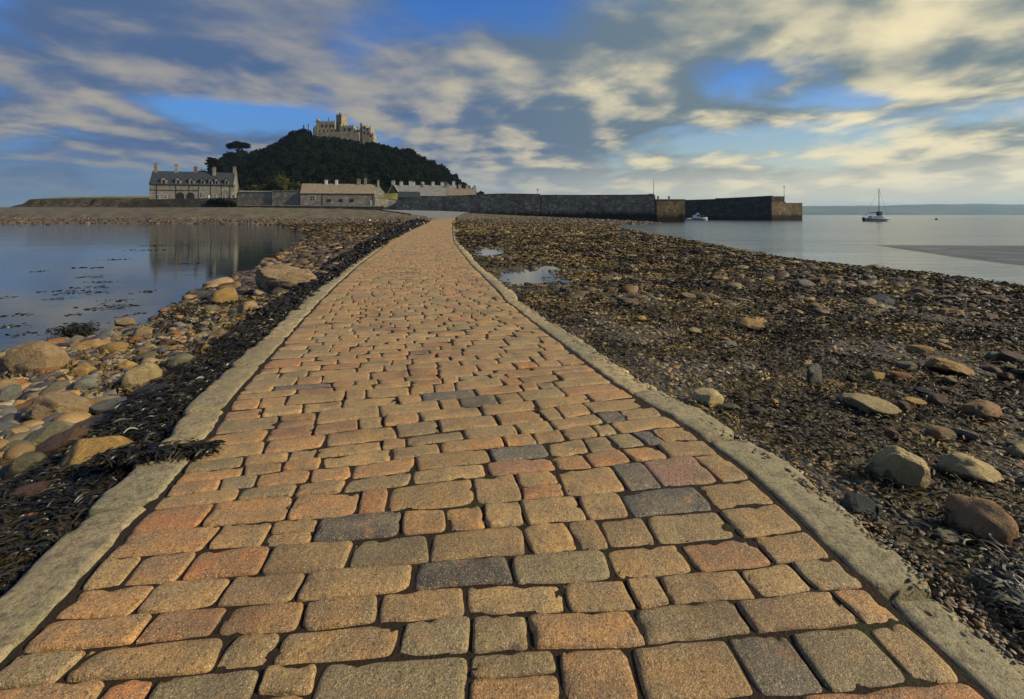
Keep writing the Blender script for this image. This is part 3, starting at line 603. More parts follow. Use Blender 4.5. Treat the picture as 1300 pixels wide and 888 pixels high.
# seaweed: real curled ribbons
def ribbons(name, pts, ln, wd, mat, label, flow=None, lift=1., seg=5, var=(.55, 1.25), fork=False):
    n = len(pts); a = (flow if flow is not None else RNG.uniform(0, 6.28, n))+RNG.normal(0, .7, n); tw = RNG.normal(0, 1.1, n)
    k = np.linspace(0, 1, seg+1)[None]; L = (ln*RNG.uniform(.6, 1.4, n))[:, None]; Wd = (wd*RNG.uniform(.6, 1.4, n))[:, None]
    ang = a[:, None]+tw[:, None]*k; dx = np.cumsum(np.cos(ang), 1)/(seg+1)*L; dy = np.cumsum(np.sin(ang), 1)/(seg+1)*L
    hz = (.12+.35*RNG.random((n, 1)))*L*lift*np.sin(k*math.pi*RNG.uniform(.75, 1.1, (n, 1)))+.004
    wv = Wd*np.sqrt(np.clip(1-(2*k-1)**4*.85, .05, 1)); ro = RNG.normal(0, .6, (n, 1))+RNG.normal(0, .9, (n, 1))*k
    nx_ = -np.sin(ang); ny_ = np.cos(ang); cu = RNG.uniform(-.5, .5, (n, 1))*Wd
    P0 = np.stack([pts[:, 0:1]+dx-nx_*wv*np.cos(ro), pts[:, 1:2]+dy-ny_*wv*np.cos(ro), pts[:, 2:3]+hz-wv*np.sin(ro)], -1)
    P1 = np.stack([pts[:, 0:1]+dx+nx_*wv*np.cos(ro), pts[:, 1:2]+dy+ny_*wv*np.cos(ro), pts[:, 2:3]+hz+wv*np.sin(ro)], -1)
    Pm = (P0+P1)/2; Pm[..., 2] += cu*1.
    P = np.stack([P0, Pm, P1], 2); P = P.reshape(n, -1, 3); f = grid_faces(3, seg+1); Fq = (f[None]+(np.arange(n)*3*(seg+1))[:, None, None]).reshape(-1, 4)
    C = RNG.uniform(var[0], var[1], (n, 1))*np.array([[1, 1, 1]])*(1+.25*RNG.normal(0, 1, (n, 1))*np.array([[.5, .2, -.5]])); C = np.repeat(np.clip(C, .2, 2), 3*(seg+1), 0)
    if mat == 'weed':       # thick and thin, black and olive patches of different wracks
        pn = fb2(pts[:, 0], pts[:, 1], .9, 4, 66); cm = .28+1.25*smooth((pn-.42)/.16); C = C*np.repeat(cm, 3*(seg+1))[:, None]
    o = raw_mesh(name, P.reshape(-1, 3), Fq, M[mat], cols=C); tag(o, label, kind='stuff'); return o
def strip_points(n, y0, y1, wfun, side, pw=1.):
    y = y0*(y1/y0)**(RNG.random(n)**pw); d = RNG.random(n)**.9*wfun(y)*(1+.5*(fbm(np.stack([y*1.3, y*0, y*0], -1), 3, 70)-.5))
    x = np.where(side < 0, xL(y)-KW*.96-d, xR(y)+KW*.96+d); z = T(x, y); return np.stack([x, y, z], -1), d
# black weed strip against the kerb, sheltered side
wf = lambda y: np.interp(y, [1, 2, 3.3, 4.6, 6.3, 10, 20, 60, 110], [.95, .9, .72, .66, .62, .62, .8, 1.5, 2.1])
p, d = strip_points(52000, 1.3, 9, wf, -1); p[:, 2] += .02+.05*RNG.random(len(p)); ribbons('seaweed', p, .085+.008*p[:, 1], .0036+.0005*p[:, 1], 'weed_dark', 'black wrack heaped against the kerb of the sheltered side', flow=RNG.normal(-2.2, .5, len(p)), lift=.6, seg=6)
p, d = strip_points(22000, 8, 110, wf, -1, .8); p[:, 2] += .02+.08*RNG.random(len(p)); ribbons('seaweed', p, .09+.009*p[:, 1], .007+.0012*p[:, 1], 'weed_dark', 'black wrack trailing along the kerb into the distance', seg=4)
q_ = side_points(14000, -1, 12, 110, .05, 1.0, .8); q_[:, 2] += .05; ribbons('seaweed', q_, .10+.008*q_[:, 1], .01+.0012*q_[:, 1], 'weed', 'brown wrack among the far bank stones', seg=3, var=(.15, .8), lift=.5)
# wrack between the stones
p = side_points(16000, -1, 1.5, 14, .12, 1.); f_ = fb2(p[:, 0], p[:, 1], .9, 4, 81); p = p[f_ > .54]; p[:, 2] += .01; ribbons('seaweed', p, .09+.008*p[:, 1], .007+.0008*p[:, 1], 'weed', 'brown wrack between the bank stones', var=(.3, .8))
# a tongue of weed washed over the kerb
q = RNG.random(900); tx_ = -2.55+q*.62+RNG.normal(0, .02, 900); ty_ = 3.12+.12*q+RNG.normal(0, .035, 900)*(1.2-q); p = np.stack([tx_, ty_, tx_*0+.006+.02*RNG.random(900)], -1)
ribbons('seaweed', p, .1, .006, 'weed_dark', 'tongue of black wrack washed over the kerb', flow=RNG.normal(.1, .4, 900), lift=.5)
# open side
p = side_points(80000, 1, 1.5, 8, 0.0, .75); f_ = fb2(p[:, 0], p[:, 1], .8, 4, 60); d_ = p[:, 0]-xR(p[:, 1])-KW; pr = smooth((.56-f_)/.1)*.9+.12; pr = np.where(d_ < .12, pr*.3, pr); kp = smooth((3.1-p[:, 1])/.7); k = RNG.random(len(p)) < np.maximum(pr, kp*.6); p = p[k]; p[:, 2] += .005+.03*RNG.random(len(p))
ribbons('seaweed', p, .05+.006*p[:, 1], .0035+.0007*p[:, 1], 'weed', 'brown bladed wrack over the open foreshore', var=(.2, 1.3), lift=.6)
p = side_points(110000, 1, 7, 45, 0.0, .98, .8); f_ = fb2(p[:, 0], p[:, 1], .55, 4, 60); k = RNG.random(len(p)) < smooth((.60-f_)/.12)+.2; p = p[k]; p[:, 2] += .01+.05*RNG.random(len(p))
ribbons('seaweed', p, .06+.006*p[:, 1], .005+.0009*p[:, 1], 'weed', 'brown wrack further over the open foreshore', seg=4, var=(.2, 1.15), lift=.4)
p = side_points(26000, 1, 38, 125, 0.0, .98, 1.); p[:, 2] += .01; ribbons('seaweed', p, .3+.003*p[:, 1], .03+.0008*p[:, 1], 'weed', 'olive wrack on the flats before the harbour wall', seg=3, var=(.5, 1.4), lift=.2)
# broad wet kelp in the near corner
n = 15000; xx = RNG.uniform(1.6, 3.8, n); yy = RNG.uniform(1.3, 2.5, n); ok = (xx > xR(yy)+KW+.02+.25*(yy-1.3)) & (RNG.random(n) < smooth((2.4-yy)/.6)+.1); xx, yy = xx[ok], yy[ok]; p = np.stack([xx, yy, T(xx, yy)+.03+.04*RNG.random(len(xx))], -1)
ribbons('kelp', p, .085, .0048, 'kelp', 'broad grey wet kelp blades in the near corner', flow=RNG.normal(2.6, .5, len(xx)), seg=8, lift=.5, var=(.6, 1.6))
# floating scraps on the calm water
cl = []
for px, py, w in [(290, 380, 1), (95, 372, 60), (85, 370, 40), (118, 352, 30), (112, 340, 30), (135, 392, 40), (155, 388, 40), (95, 400, 12), (70, 380, 14), (20, 400, 30), (10, 415, 30), (120, 365, 30), (150, 382, 30), (185, 370, 14), (5, 378, 12), (50, 345, 12), (150, 330, 26), (180, 318, 40), (205, 312, 30), (240, 335, 20), (30, 425, 20), (165, 400, 20), (55, 437, 20), (130, 358, 24), (100, 412, 46)]:
    y0 = 2.2*F/(py-HZ); x0 = (px-650)/F*y0; m = int(8+w*.5); cl.append(np.stack([x0+RNG.normal(0, w*.35, m)*y0/F, y0+RNG.normal(0, .035, m)*y0*.25+0*y0, np.full(m, WL-.008)], -1))
p = np.concatenate(cl); p[:, 2] += .004*RNG.random(len(p)); ribbons('floating_weed', p, .10+.005*p[:, 1], .006+.0007*p[:, 1], 'weed_dark', 'dark scraps of wrack floating on the calm water', seg=3, lift=.12)
# heap of weed in the shallows
x0, y0, z0 = G(96, 425); m = 500; p = np.stack([x0+RNG.normal(0, .16, m), y0+RNG.normal(0, .1, m), WL+np.abs(RNG.normal(0, .05, m))], -1); ribbons('seaweed', p, .13, .01, 'weed_dark', 'small black heap of wrack in the shallows')

# ------------------------------------------------------------------ buildings
def gabled(mb_w, x0, x1, d, he, hr):
    mb_w.prism([(0, -1.5), (d, -1.5), (d, he), (d/2, hr), (0, he)], x0, x1, 'x')
def roof_slabs(x0, x1, d, he, hr, t=.22, ov=.3):
    m = MB(); k = (hr-he)/(d/2)
    m.prism([(-ov, he-ov*k+.05), (d/2, hr+.05), (d/2, hr+.05+t), (-ov, he-ov*k+.05+t)], x0, x1, 'x'); m.prism([(d+ov, he-ov*k+.05), (d/2, hr+.05), (d/2, hr+.05+t), (d+ov, he-ov*k+.05+t)], x0, x1, 'x'); return m
def chimney(root, x, y, z0, z1, w=.9, d=.8, mat='house', pots=2):
    c = MB().box(x-w/2, x+w/2, y-d/2, y+d/2, z0, z1).box(x-w/2-.08, x+w/2+.08, y-d/2-.08, y+d/2+.08, z1, z1+.18).build('chimney', M[mat], root)
    for i in range(pots): px = x+(i-(pots-1)/2)*.4; MB().tube([(px, y, z1+.18), (px, y, z1+.65)], [.14, .11], 8).build('chimney_pot', M['brick'], c)
    return c
def window(root, x, z, w, h, y=0, mat='sash'):
    f = MB(); t = .09
    f.box(x-w/2-t, x+w/2+t, y-.07, y-.002, z-t, z).box(x-w/2-t, x+w/2+t, y-.07, y-.002, z+h, z+h+t).box(x-w/2-t, x-w/2, y-.068, y-.002, z, z+h).box(x+w/2, x+w/2+t, y-.068, y-.002, z, z+h).box(x-.03, x+.03, y-.05, y-.02, z, z+h).box(x-w/2, x+w/2, y-.048, y-.022, z+h/2-.03, z+h/2+.03)
    wo = MB().box(x-w/2, x+w/2, y-.02, y-.003, z, z+h).build('window', M['glass'], root); f.build('frame', M[mat], wo); return wo
def arch(root, x, z, w, h, y=0):
    prof = [(x-w/2, z), (x+w/2, z)]+[(x+w/2*math.cos(a), z+h-w/2+w/2*math.sin(a)) for a in np.linspace(0, math.pi, 9)]
    MB().prism(prof, y-.06, y-.004, 'y').build('archway', M['blackpaint'], root)
def door(root, x, z, w, h, mat='woodwork', y=0):
    d = MB().box(x-w/2, x+w/2, y-.06, y-.004, z, z+h).build('door', M[mat], root); MB().tube([(x+w*.35, y-.12, z+h*.5), (x+w*.35, y-.06, z+h*.5)], .05, 6).build('handle', M['metal'], d)

# -- long house with dormers
B = 4.4; hA = empty('stone_house', (-128.2, 181, B), math.radians(20)); LA = 26.8; D_A = 8.; E = 8.15; Rg = 12.7
w = MB(); gabled(w, 0, LA, D_A, E, Rg); w.build('wall', M['house'], hA)
roof_slabs(-.1, LA-.5, D_A, E, Rg).build('roof', M['slate_roof'], hA)
g = MB(); k = (Rg-E)/(D_A/2); g.prism([(-.35, E-.5), (D_A/2, Rg+.35), (D_A/2, Rg+.9), (-.35, E+.2)], LA-.45, LA+.15, 'x'); g.prism([(D_A+.35, E-.5), (D_A/2, Rg+.35), (D_A/2, Rg+.9), (D_A+.35, E+.2)], LA-.45, LA+.15, 'x'); g.build('gable_coping', M['house'], hA)
MB().prism([(-.9, -1.5), (0, -1.5), (0, 5.4), (-.9, 3.2)], LA-1.3, LA-.2, 'x').build('buttress', M['garden'], hA)
for x, y, z, m_ in ((.9, 4, 15.4, 'garden'), (7.3, 4, 15.2, 'garden'), (13.4, 4, 14.6, 'brick'), (19.6, 3, 14.4, 'house'), (26.2, 4, 14.9, 'house')): chimney(hA, x, y, 11.6, z, 1.0, .9, m_, 2)
def dormer(root, x, w_, z0, z1, pk, d0=0., mat='house'):
    m = MB(); m.prism([(x-w_/2, z0), (x+w_/2, z0), (x+w_/2, z1), (x, pk), (x-w_/2, z1)], d0-.12, d0+2.2, 'y'); dm = m.build('dormer', M[mat], root)
    r_ = MB(); r_.prism([(x-w_/2-.15, z1-.1), (x, pk+.03), (x, pk+.2), (x-w_/2-.15, z1+.1)], d0-.3, d0+2.4, 'y'); r_.prism([(x+w_/2+.15, z1-.1), (x, pk+.03), (x, pk+.2), (x+w_/2+.15, z1+.1)], d0-.3, d0+2.4, 'y'); r_.build('dormer_roof', M['slate_roof'], dm)
    wo = MB().box(x-.35, x+.35, d0-.16, d0-.125, z0+.5, z0+1.7).build('window', M['glass'], dm)
for x in (4.4, 8.8, 13.0, 16.5, 19.0, 21.0, 24.2): dormer(hA, x, 1.8 if x < 15 else 1.3, E-.3, E+1.5, E+2.7)
for x in (2.2, 8.1, 12.2, 15.2, 19.0, 22.5, 25.3): MB().box(x-.06, x+.06, -.13, -.01, .5, E-.2).build('drainpipe', M['blackpaint'], hA)
MB().box(.1, 15.2, -.16, -.006, 5.85, 6.05).build('string_course', M['woodwork'], hA)
for x in (17, 20.3, 23.4, 25.6): window(hA, x, 3.2, .8, 1.5)
for x in (2.6, 4.9): window(hA, x, 2.9, .9, 1.3)
arch(hA, 9.4, 1.0, 2.5, 4.2); arch(hA, 12.6, 1.0, 2.5, 4.2); door(hA, 18.6, 2.2, .9, 2.1, 'white'); window(hA, 16.0, 3.4, .9, 1.9)
tag(hA, 'long grey stone house with dark slate roof, dormers and five chimneys', 'house')

def wallseg(name, label, cat, pts, th, zb, mat, cop=None, group=None, jag=.0):
    """pts: (x, y, ztop) along the foot; parts wall and coping"""
    root = empty(name, (pts[0][0], pts[0][1], 0)); o0 = Vector((pts[0][0], pts[0][1], 0)); n = len(pts); bmw = bmesh.new(); rows_ = []
    for i, (x, y, z) in enumerate(pts):
        a = Vector(pts[max(i-1, 0)][:2]); b = Vector(pts[min(i+1, n-1)][:2]); d = (b-a).normalized(); nn = Vector((-d.y, d.x)); 
        f = Vector((x, y)); r_ = f+nn*th
        rows_.append([bmw.verts.new((q[0]-o0.x, q[1]-o0.y, h)) for q, h in ((f-nn*.25, zb), (f, z), (r_, z), (r_, zb))])
    for a, b in zip(rows_, rows_[1:]):
        for k in range(4): bmw.faces.new([a[k], b[k], b[(k+1) % 4], a[(k+1) % 4]])
    bmw.faces.new(rows_[0]); bmw.faces.new(rows_[-1][::-1]); m = MB(); m.bm.free(); m.bm = bmw; m.build('wall', M[mat], root)
    if cop:
        bc = bmesh.new(); rows_ = []
        for i, (x, y, z) in enumerate(pts):
            a = Vector(pts[max(i-1, 0)][:2]); b = Vector(pts[min(i+1, n-1)][:2]); d = (b-a).normalized(); nn = Vector((-d.y, d.x)); f = Vector((x, y))
            A0 = f-nn*.12; A1 = f+nn*min(th+.12, 1.2); rows_.append([bc.verts.new((q[0]-o0.x, q[1]-o0.y, h)) for q, h in ((A0, z+.01), (A0, z+.3), (A1, z+.3), (A1, z+.01))])
        for a, b in zip(rows_, rows_[1:]):
            for k in range(4): bc.faces.new([a[k], b[k], b[(k+1) % 4], a[(k+1) % 4]])
        bc.faces.new(rows_[0]); bc.faces.new(rows_[-1][::-1]); m = MB(); m.bm.free(); m.bm = bc; m.build('coping', M[cop], root)
    tag(root, label, cat, group); return root
def W(px, D, py): return ((px-650)/F*D, D, CH+(HZ-py)/F*D)
wallseg('retaining_wall', 'dark ivied retaining wall below the long grey house', 'wall', [W(150, 172, 259), W(189, 174, 253.5), W(250, 177, 252), W(301, 180, 251.5)], 2., 1.0, 'darkwall')
wallseg('quay_wall', 'low dark quay wall under the garden walls and the low cottage', 'wall', [W(301, 178, 261.6), W(380, 179, 262), W(440, 180, 262.5), W(487, 181, 263)], 1.6, 1.0, 'darkwall', 'garden')
wallseg('garden_wall', 'old rubble garden wall adjoining the long grey house', 'wall', [W(302, 189, 244.5), W(345, 188, 244.3)], .6, 3.0, 'garden', 'garden')
wallseg('garden_wall', 'old rubble garden wall adjoining the low brown-roofed cottage', 'wall', [W(345.5, 187.5, 242.8), W(382, 187, 243)], .6, 3.0, 'garden', 'garden')
wallseg('garden_wall', 'short pale wall at the top of the slipway', 'wall', [W(476, 186, 251), W(492, 188, 253), W(506, 189, 254.5)], .6, 2.0, 'garden', 'garden')
x0, y0, z0 = W(302, 194, 262); sh = empty('shed', (x0, y0+.5, 4.5), math.radians(14)); w = MB(); gabled(w, 0, 14.2, 4.5, 5.2, 6.1); w.build('wall', M['white'], sh); roof_slabs(-.2, 14.4, 4.5, 5.2, 6.1, .12, .1).build('roof', M['pale_roof'], sh); door(sh, 3, 0, 1, 2); tag(sh, 'low shed with a pale roof showing over the rubble garden wall', 'shed')

# -- low cottage
x1, y1, _ = W(381.5, 186, 262); hC = empty('stone_cottage', (x1, y1, 4.3), math.radians(9)); LC = 26.2; dC = 6.5; eC = 5.15; rC = 8.5
w = MB(); gabled(w, 0, LC, dC, eC, rC); w.build('wall', M['house'], hC); roof_slabs(-.1, LC-.1, dC, eC, rC).build('roof', M['brown_roof'], hC)
for x, z, ww, mm in ((8.3, 9.9, .9, 'white'), (12.0, 10., .9, 'white'), (20.0, 10.4, 1.3, 'house'), (22.4, 10.8, .9, 'house')): chimney(hC, x, dC/2, 7.4, z, ww, .8, mm, 1)
window(hC, 4.1, 2.3, 1.7, 1.7); 
for x in (9.9, 14.1, 17.9): window(hC, x, 2.0, 1.2, .9, mat='woodwork')
for x in (7.6, 25.6): MB().box(x-.06, x+.06, -.14, -.01, 0, eC-.1).build('drainpipe', M['blackpaint'], hC)
door(hC, 24.9, .6, .8, 1.9, 'teal_paint'); MB().box(-.1, LC, -.22, -.006, eC-.35, eC-.15).build('gutter', M['blackpaint'], hC)
tag(hC, 'long low grey cottage with lichened brown roof and teal door', 'cottage')
x1, y1, _ = W(472.5, 192, 262); hE = empty('gabled_house', (x1, y1, 5.0), math.radians(-62)); w = MB(); gabled(w, -4.2, 0.4, 4.4, 4.9, 7.6); w.build('wall', M['house'], hE); roof_slabs(-4.0, .1, 4.4, 4.9, 7.6).build('roof', M['brown_roof'], hE); chimney(hE, 0, 2.2, 7.2, 9.3, .8, .7, 'house', 1); window(hE, -2, 2.5, .8, 1.2); tag(hE, 'narrow gabled house end with one chimney behind the low cottage', 'house')
# -- terrace of cottages behind the harbour wall
gh = empty('gabled_cottage', (*W(491.5, 226, 262)[:2], 5.2), math.radians(8)); w = MB(); w.prism([(0, -2), (5.2, -2), (5.2, 5.2), (2.6, 9.4), (0, 5.2)], 0, 7, 'y'); w.build('wall', M['darkwall'], gh)
m = MB(); m.prism([(-.4, 4.9), (2.6, 9.7), (2.6, 10.05), (-.4, 5.25)], -.2, 7, 'y'); m.prism([(5.6, 4.9), (2.6, 9.7), (2.6, 10.05), (5.6, 5.25)], -.2, 7, 'y'); m.build('roof', M['pale_roof'], gh)
chimney(gh, 2.6, .7, 8.9, 11.2, 1.5, 1.1, 'coping', 2); window(gh, 2.6, 3.2, .8, 1.5); tag(gh, 'dark gabled cottage with pale roof edges at the near end of the terrace', 'cottage')
def terrace(label, px0, px1, D, base, eave, ridge, dep, roofm, wallm, chs, rz, wins, chm='white'):
    X0, Y0, _ = W(px0, D, 262); L_ = (W(px1, D, 262)[0]-X0)/math.cos(rz); r = empty('terraced_cottages', (X0, Y0, base), rz)
    w = MB(); gabled(w, 0, L_, dep, eave, ridge); w.build('wall', M[wallm], r); roof_slabs(-.15, L_+.15, dep, eave, ridge).build('roof', M[roofm], r)
    for f_, h_ in chs: chimney(r, f_*L_, dep/2, ridge-.6, ridge+h_, 1.3, .9, chm, 2)
    for f_ in wins: window(r, f_*L_, eave-1.7, .8, 1.2)
    tag(r, label, 'cottages'); return r
terrace('long pale-roofed terrace with a row of white chimneys behind the harbour wall', 500, 578, 236, 5.2, 6.6, 10.0, 7, 'pale_roof', 'coping', [(.10, 1.6), (.25, 1.8), (.30, 1.5), (.45, 1.5), (.62, 1.6), (.77, 1.4), (.96, 1.8)], math.radians(4), [.2, .26, .32, .38, .44])
terrace('nearer grey-roofed cottage range with one small gable, just over the harbour wall', 534, 566, 214, 5.2, 4.4, 8.1, 6, 'pale_roof', 'darkwall', [(.03, 1.0), (.97, 1.8)], math.radians(5), [.4, .6], 'house')
terrace('brown-roofed cottage range beyond the pale terrace', 566, 604, 228, 5.2, 5.0, 8.1, 6, 'brown_roof', 'house', [(.07, 1.7), (.45, 1.6), (.7, 1.2), (.95, 1.0)], math.radians(3), [.3, .6, .8], 'coping')
terrace('low grey outhouse with a curved pale roof edge below the gabled cottage', 505, 531, 208, 5.0, 3.6, 5.8, 5, 'slate_roof', 'darkwall', [], math.radians(5), [.5])

# -- harbour walls
def linpts(a, b, n): return [tuple(a[i]+(b[i]-a[i])*k/(n-1) for i in range(3)) for k in range(n)]
hw_ = wallseg('harbour_wall', 'long high harbour wall running from the slipway to the pier head', 'wall', [W(503, 186, 254.6), W(530, 184, 252.5), W(560, 181, 250.6), W(590, 178, 249), W(618, 175, 247.6), W(640, 173, 246.9), W(686, 169.5, 247.6)], 5, -3, 'pier', 'garden')
hw2 = wallseg('harbour_wall', 'outer length of harbour wall with a flat parapet ending at the flagpole', 'wall', [W(687, 169.4, 248.6), W(740, 166, 248.8), W(800, 162, 248.6), W(822, 160.2, 248.2), W(825, 160, 247.4), W(829, 159.8, 247.6), W(831.5, 159.6, 249.5)], 5, -3, 'pier', 'garden')
m0 = W(832.5, 159.5, 254.4); m1 = W(870, 158, 255); ph = empty('pier', (m0[0], m0[1], 0)); ph['x'] = 1; del ph['x']
MB().box(0, m1[0]-m0[0], -1.2, 7, -3, m0[2]).build('wall', M['pierhead'], ph)
MB().box(-.05, m1[0]-m0[0]+.12, -1.32, 7.1, m0[2]+.003, m0[2]+.3).build('coping', M['garden'], ph)
for px in (837, 851): xx = W(px, 158.5, 254)[0]-m0[0]; MB().tube([(xx, .4, m0[2]+.3), (xx, .4, m0[2]+.9), (xx, .4, m0[2]+1.0), (xx, .4, m0[2]+1.25)], [.25, .22, .36, .3], 10).build('bollard', M['blackpaint'], ph)
for k in range(9): MB().box(7.9, 8.4, -1.36, -1.25, -.4+k*.5, -.33+k*.5).build('ladder_rung', M['blackpaint'], ph)
tag(ph, 'square brown masonry pier head with two black bollards', 'pier')
def pole(name, px, D, pb, pt, label, r=.09, cat='pole', arm=False):
    x, y, zb = W(px, D, pb); zt_ = W(px, D, pt)[2]; e = empty(name, (x, y, zb)); MB().tube([(0, 0, 0), (0, 0, zt_-zb)], [r, r*.6], 8).build('pole', M['metal'], e); MB().tube([(0, 0, 0), (0, 0, .25)], [r*2.4, r*2.2], 8).build('base', M['metal'], e)
    if arm: MB().box(-.5, .5, -.03, .03, (zt_-zb)*.8, (zt_-zb)*.8+.1).build('arm', M['metal'], e); MB().box(-.2, .2, -.2, .2, zt_-zb, zt_-zb+.35).build('lamp_head', M['blackpaint'], e)
    tag(e, label, cat)
pole('flagpole', 829.7, 160.6, 247.6, 228, 'tall thin bare flagpole at the end of the harbour parapet', .1, 'flagpole')
pole('lamp_post', 682.5, 172, 247.5, 241.5, 'short post standing alone on top of the long harbour wall', .1, 'post', True)
# outer pier
P2 = [W(869, 236, 255), W(908, 226, 253.8), W(908.5, 225.8, 252.8), W(920, 222, 252.6), W(950, 213, 251.2), W(979, 204.5, 249.6)]
wallseg('outer_pier', 'dark high wall of the outer pier beyond the moored boats', 'pier', P2, 6, -3, 'piershade', 'darkwall')
q0 = W(979.3, 203.5, 249.4); oh = empty('pier', (q0[0], q0[1], 0), math.radians(10)); 
MB().box(0, 5.9, 0, 9, -3, q0[2]).build('parapet_block', M['pierhead'] if False else M['piershade'], oh); MB().box(5.95, 13.4, -.6, 9.3, -3, q0[2]-2.9).build('wall', M['pierhead'], oh); MB().box(-.3, 5.9, -.66, -.05, -3, q0[2]-2.2).build('front_step', M['pierhead'], oh)  # lighter stone on the seaward end puts its sunlit face into the colour
MB().box(5.95, 13.5, -.7, 9.4, q0[2]-2.895, q0[2]-2.6).build('coping', M['garden'], oh); tag(oh, 'stepped brown pier head at the seaward end of the outer pier', 'pier')
pole('light_mast', 995.5, 206, 250.5, 238, 'thin harbour light mast on the outer pier head', .11, 'mast', True)

# ------------------------------------------------------------------ castle on the summit
DC = 380.; sm_ = DC/F
def cp(px, py): return ((px-650)*sm_, CH+(HZ-py)*sm_)
cxx, czz = cp(402, 172); ca = empty('castle', (cxx, DC, czz))
def cb(x0, x1, y0, y1, ya=0, d=9): a = cp(x0, y0); b = cp(x1, y1); return (a[0]-cxx, b[0]-cxx, ya, ya+d, b[1]-czz, a[1]-czz)
def crenel(mb, x0, x1, y, z, d=.5, wd=.9, h=.8):
    n = max(1, int((x1-x0)/(wd*1.9))); st_ = (x1-x0-wd)/max(n-1, 1)
    for k in range(n): mb.box(x0+k*st_, x0+k*st_+wd, y, y+d, z, z+h)
def block(name, x0, x1, y0, y1, ya, d, cren=True, mat='castle'):
    a = cb(x0, x1, y0, y1, ya, d); m = MB().box(*a[:4], a[4], a[5]); 
    if cren: crenel(m, a[0], a[1], a[2], a[5]+.002); crenel(m, a[0], a[1], a[3]-.5, a[5]+.002)
    return m.build(name, M[mat], ca), a
_, a = block('west_range', 401.5, 425, 154.8, 178, 0, 9)
for k, px in enumerate((409.5, 414.5, 419.5, 423.3)): x_, z_ = cp(px, 162); window(ca, x_-cxx, z_-czz, 1.1, 1.9, 0, 'woodwork')
for k, px in enumerate((406, 411, 416, 421)): x_, z_ = cp(px, 168); window(ca, x_-cxx, z_-czz, .8, 1.6, 0, 'woodwork')
m = MB(); x_, z_ = cp(403, 154.8); m.prism([(x_-cxx-1.6, z_-czz), (x_-cxx+1.6, z_-czz), (x_-cxx, z_-czz+2.6)], -.2, 3, 'y'); m.tube([(x_-cxx, 1, z_-czz+2), (x_-cxx, 1, z_-czz+4.2)], [.3, .1], 6); m.build('gable', M['castle'], ca)
block('corner_turret', 396.5, 401.3, 163.5, 178, 1.5, 6)
block('low_bastion', 399, 404, 160, 178, -.6, 3, False)
chimney(ca, cp(414.5, 0)[0]-cxx, 5, cp(0, 155)[1]-czz, cp(0, 149)[1]-czz, .9, .9, 'castle', 1)
tw = cb(424.5, 436.8, 144.8, 178, 2.5, 7.2); 
t_e = empty('tower', (tw[0]+3.6, 6, 0), math.radians(-32)); t_e.parent = ca
m = MB().box(-2.9, 2.9, -2.9, 2.9, tw[4], tw[5]); crenel(m, -2.9, 2.9, -2.9, tw[5]+.002, .4, .7, .7); crenel(m, -2.9, 2.9, 2.5, tw[5]+.002, .4, .7, .7); t_b = m.build('tower_wall', M['castle'], t_e)
MB().tube([(-.6, -1.0, tw[5]), (-.6, -1.0, tw[5]+1.7), (-.6, -1, tw[5]+2.1)], [.95, .95, .5], 8).build('turret', M['castle'], t_e)
for zz_ in (-2.6, -5.2): MB().box(-.3, .3, -2.93, -2.905, tw[5]+zz_-1, tw[5]+zz_).build('window', M['glass'], t_e)
_, a = block('hall', 432, 449.2, 160.2, 180, -.8, 8.5)
for px in (438, 444.5): x_, z_ = cp(px, 167); window(ca, x_-cxx, z_-czz, 1.8 if px > 440 else 1., 2.2, -.8, 'woodwork')
for px in (434, 437.5, 441, 446): x_, z_ = cp(px, 173); window(ca, x_-cxx, z_-czz, .6, 1.2, -.8, 'castle')
a = cb(449.4, 457.4, 165, 180, 1, 7); m = MB(); m.box(*a[:4], a[4], a[5]-1); m.prism([(a[2]-.2, a[5]-1), (a[3], a[5]-1), ((a[2]+a[3])/2, a[5]+.8)], a[0], a[1], 'x'); m.build('link_range', M['slate_roof'], ca)
chimney(ca, cp(452, 0)[0]-cxx, 4, cp(0, 163.5)[1]-czz, cp(0, 160.5)[1]-czz, .5, .5, 'brick', 1)
_, a = block('stair_tower', 457.6, 461, 158, 182, -1.5, 3, True, 'castle')
x0_, z0_ = cp(461.2, 162); x1_, z1_ = cp(474.5, 182); xa, za = cp(466, 159.8); xb_, zb_ = cp(474.5, 170)
m = MB(); u = lambda px, py: (cp(px, py)[0]-cxx, cp(px, py)[1]-czz)
m.prism([u(461.2, 182), u(471.8, 182), u(471.8, 163.5), u(470.6, 161.3), u(469.4, 163.2), u(466.6, 163.2), u(463.6, 159.6), u(461.2, 163)], -2.5, 7, 'y'); m.build('east_range', M['castle'], ca)
m = MB(); m.prism([u(471.9, 184), u(474.8, 184), u(474.8, 170), u(471.9, 168.6)], -1.8, 6, 'y'); m.build('east_buttress', M['castle'], ca)
for px, py in ((464, 165), (468, 166.5), (464, 171), (468.5, 172), (472, 175)): x_, z_ = cp(px, py); window(ca, x_-cxx, z_-czz, 1., 1.7, -2.5, 'woodwork')
chimney(ca, cp(469.3, 0)[0]-cxx, 3, cp(0, 163)[1]-czz, cp(0, 159.5)[1]-czz, .8, .8, 'castle', 0); chimney(ca, cp(464, 0)[0]-cxx, 3, cp(0, 161.5)[1]-czz, cp(0, 158.8)[1]-czz, .8, .8, 'castle', 0)
a = cb(403, 458, 169.5, 180, -3.5, 2.5); m = MB().box(*a); crenel(m, a[0], a[1], a[2], a[5]+.002, .5, 1, .7); m.build('terrace_wall', M['castle'], ca)
tag(ca, 'sandy stone castle with a square tower on the wooded summit', 'castle')
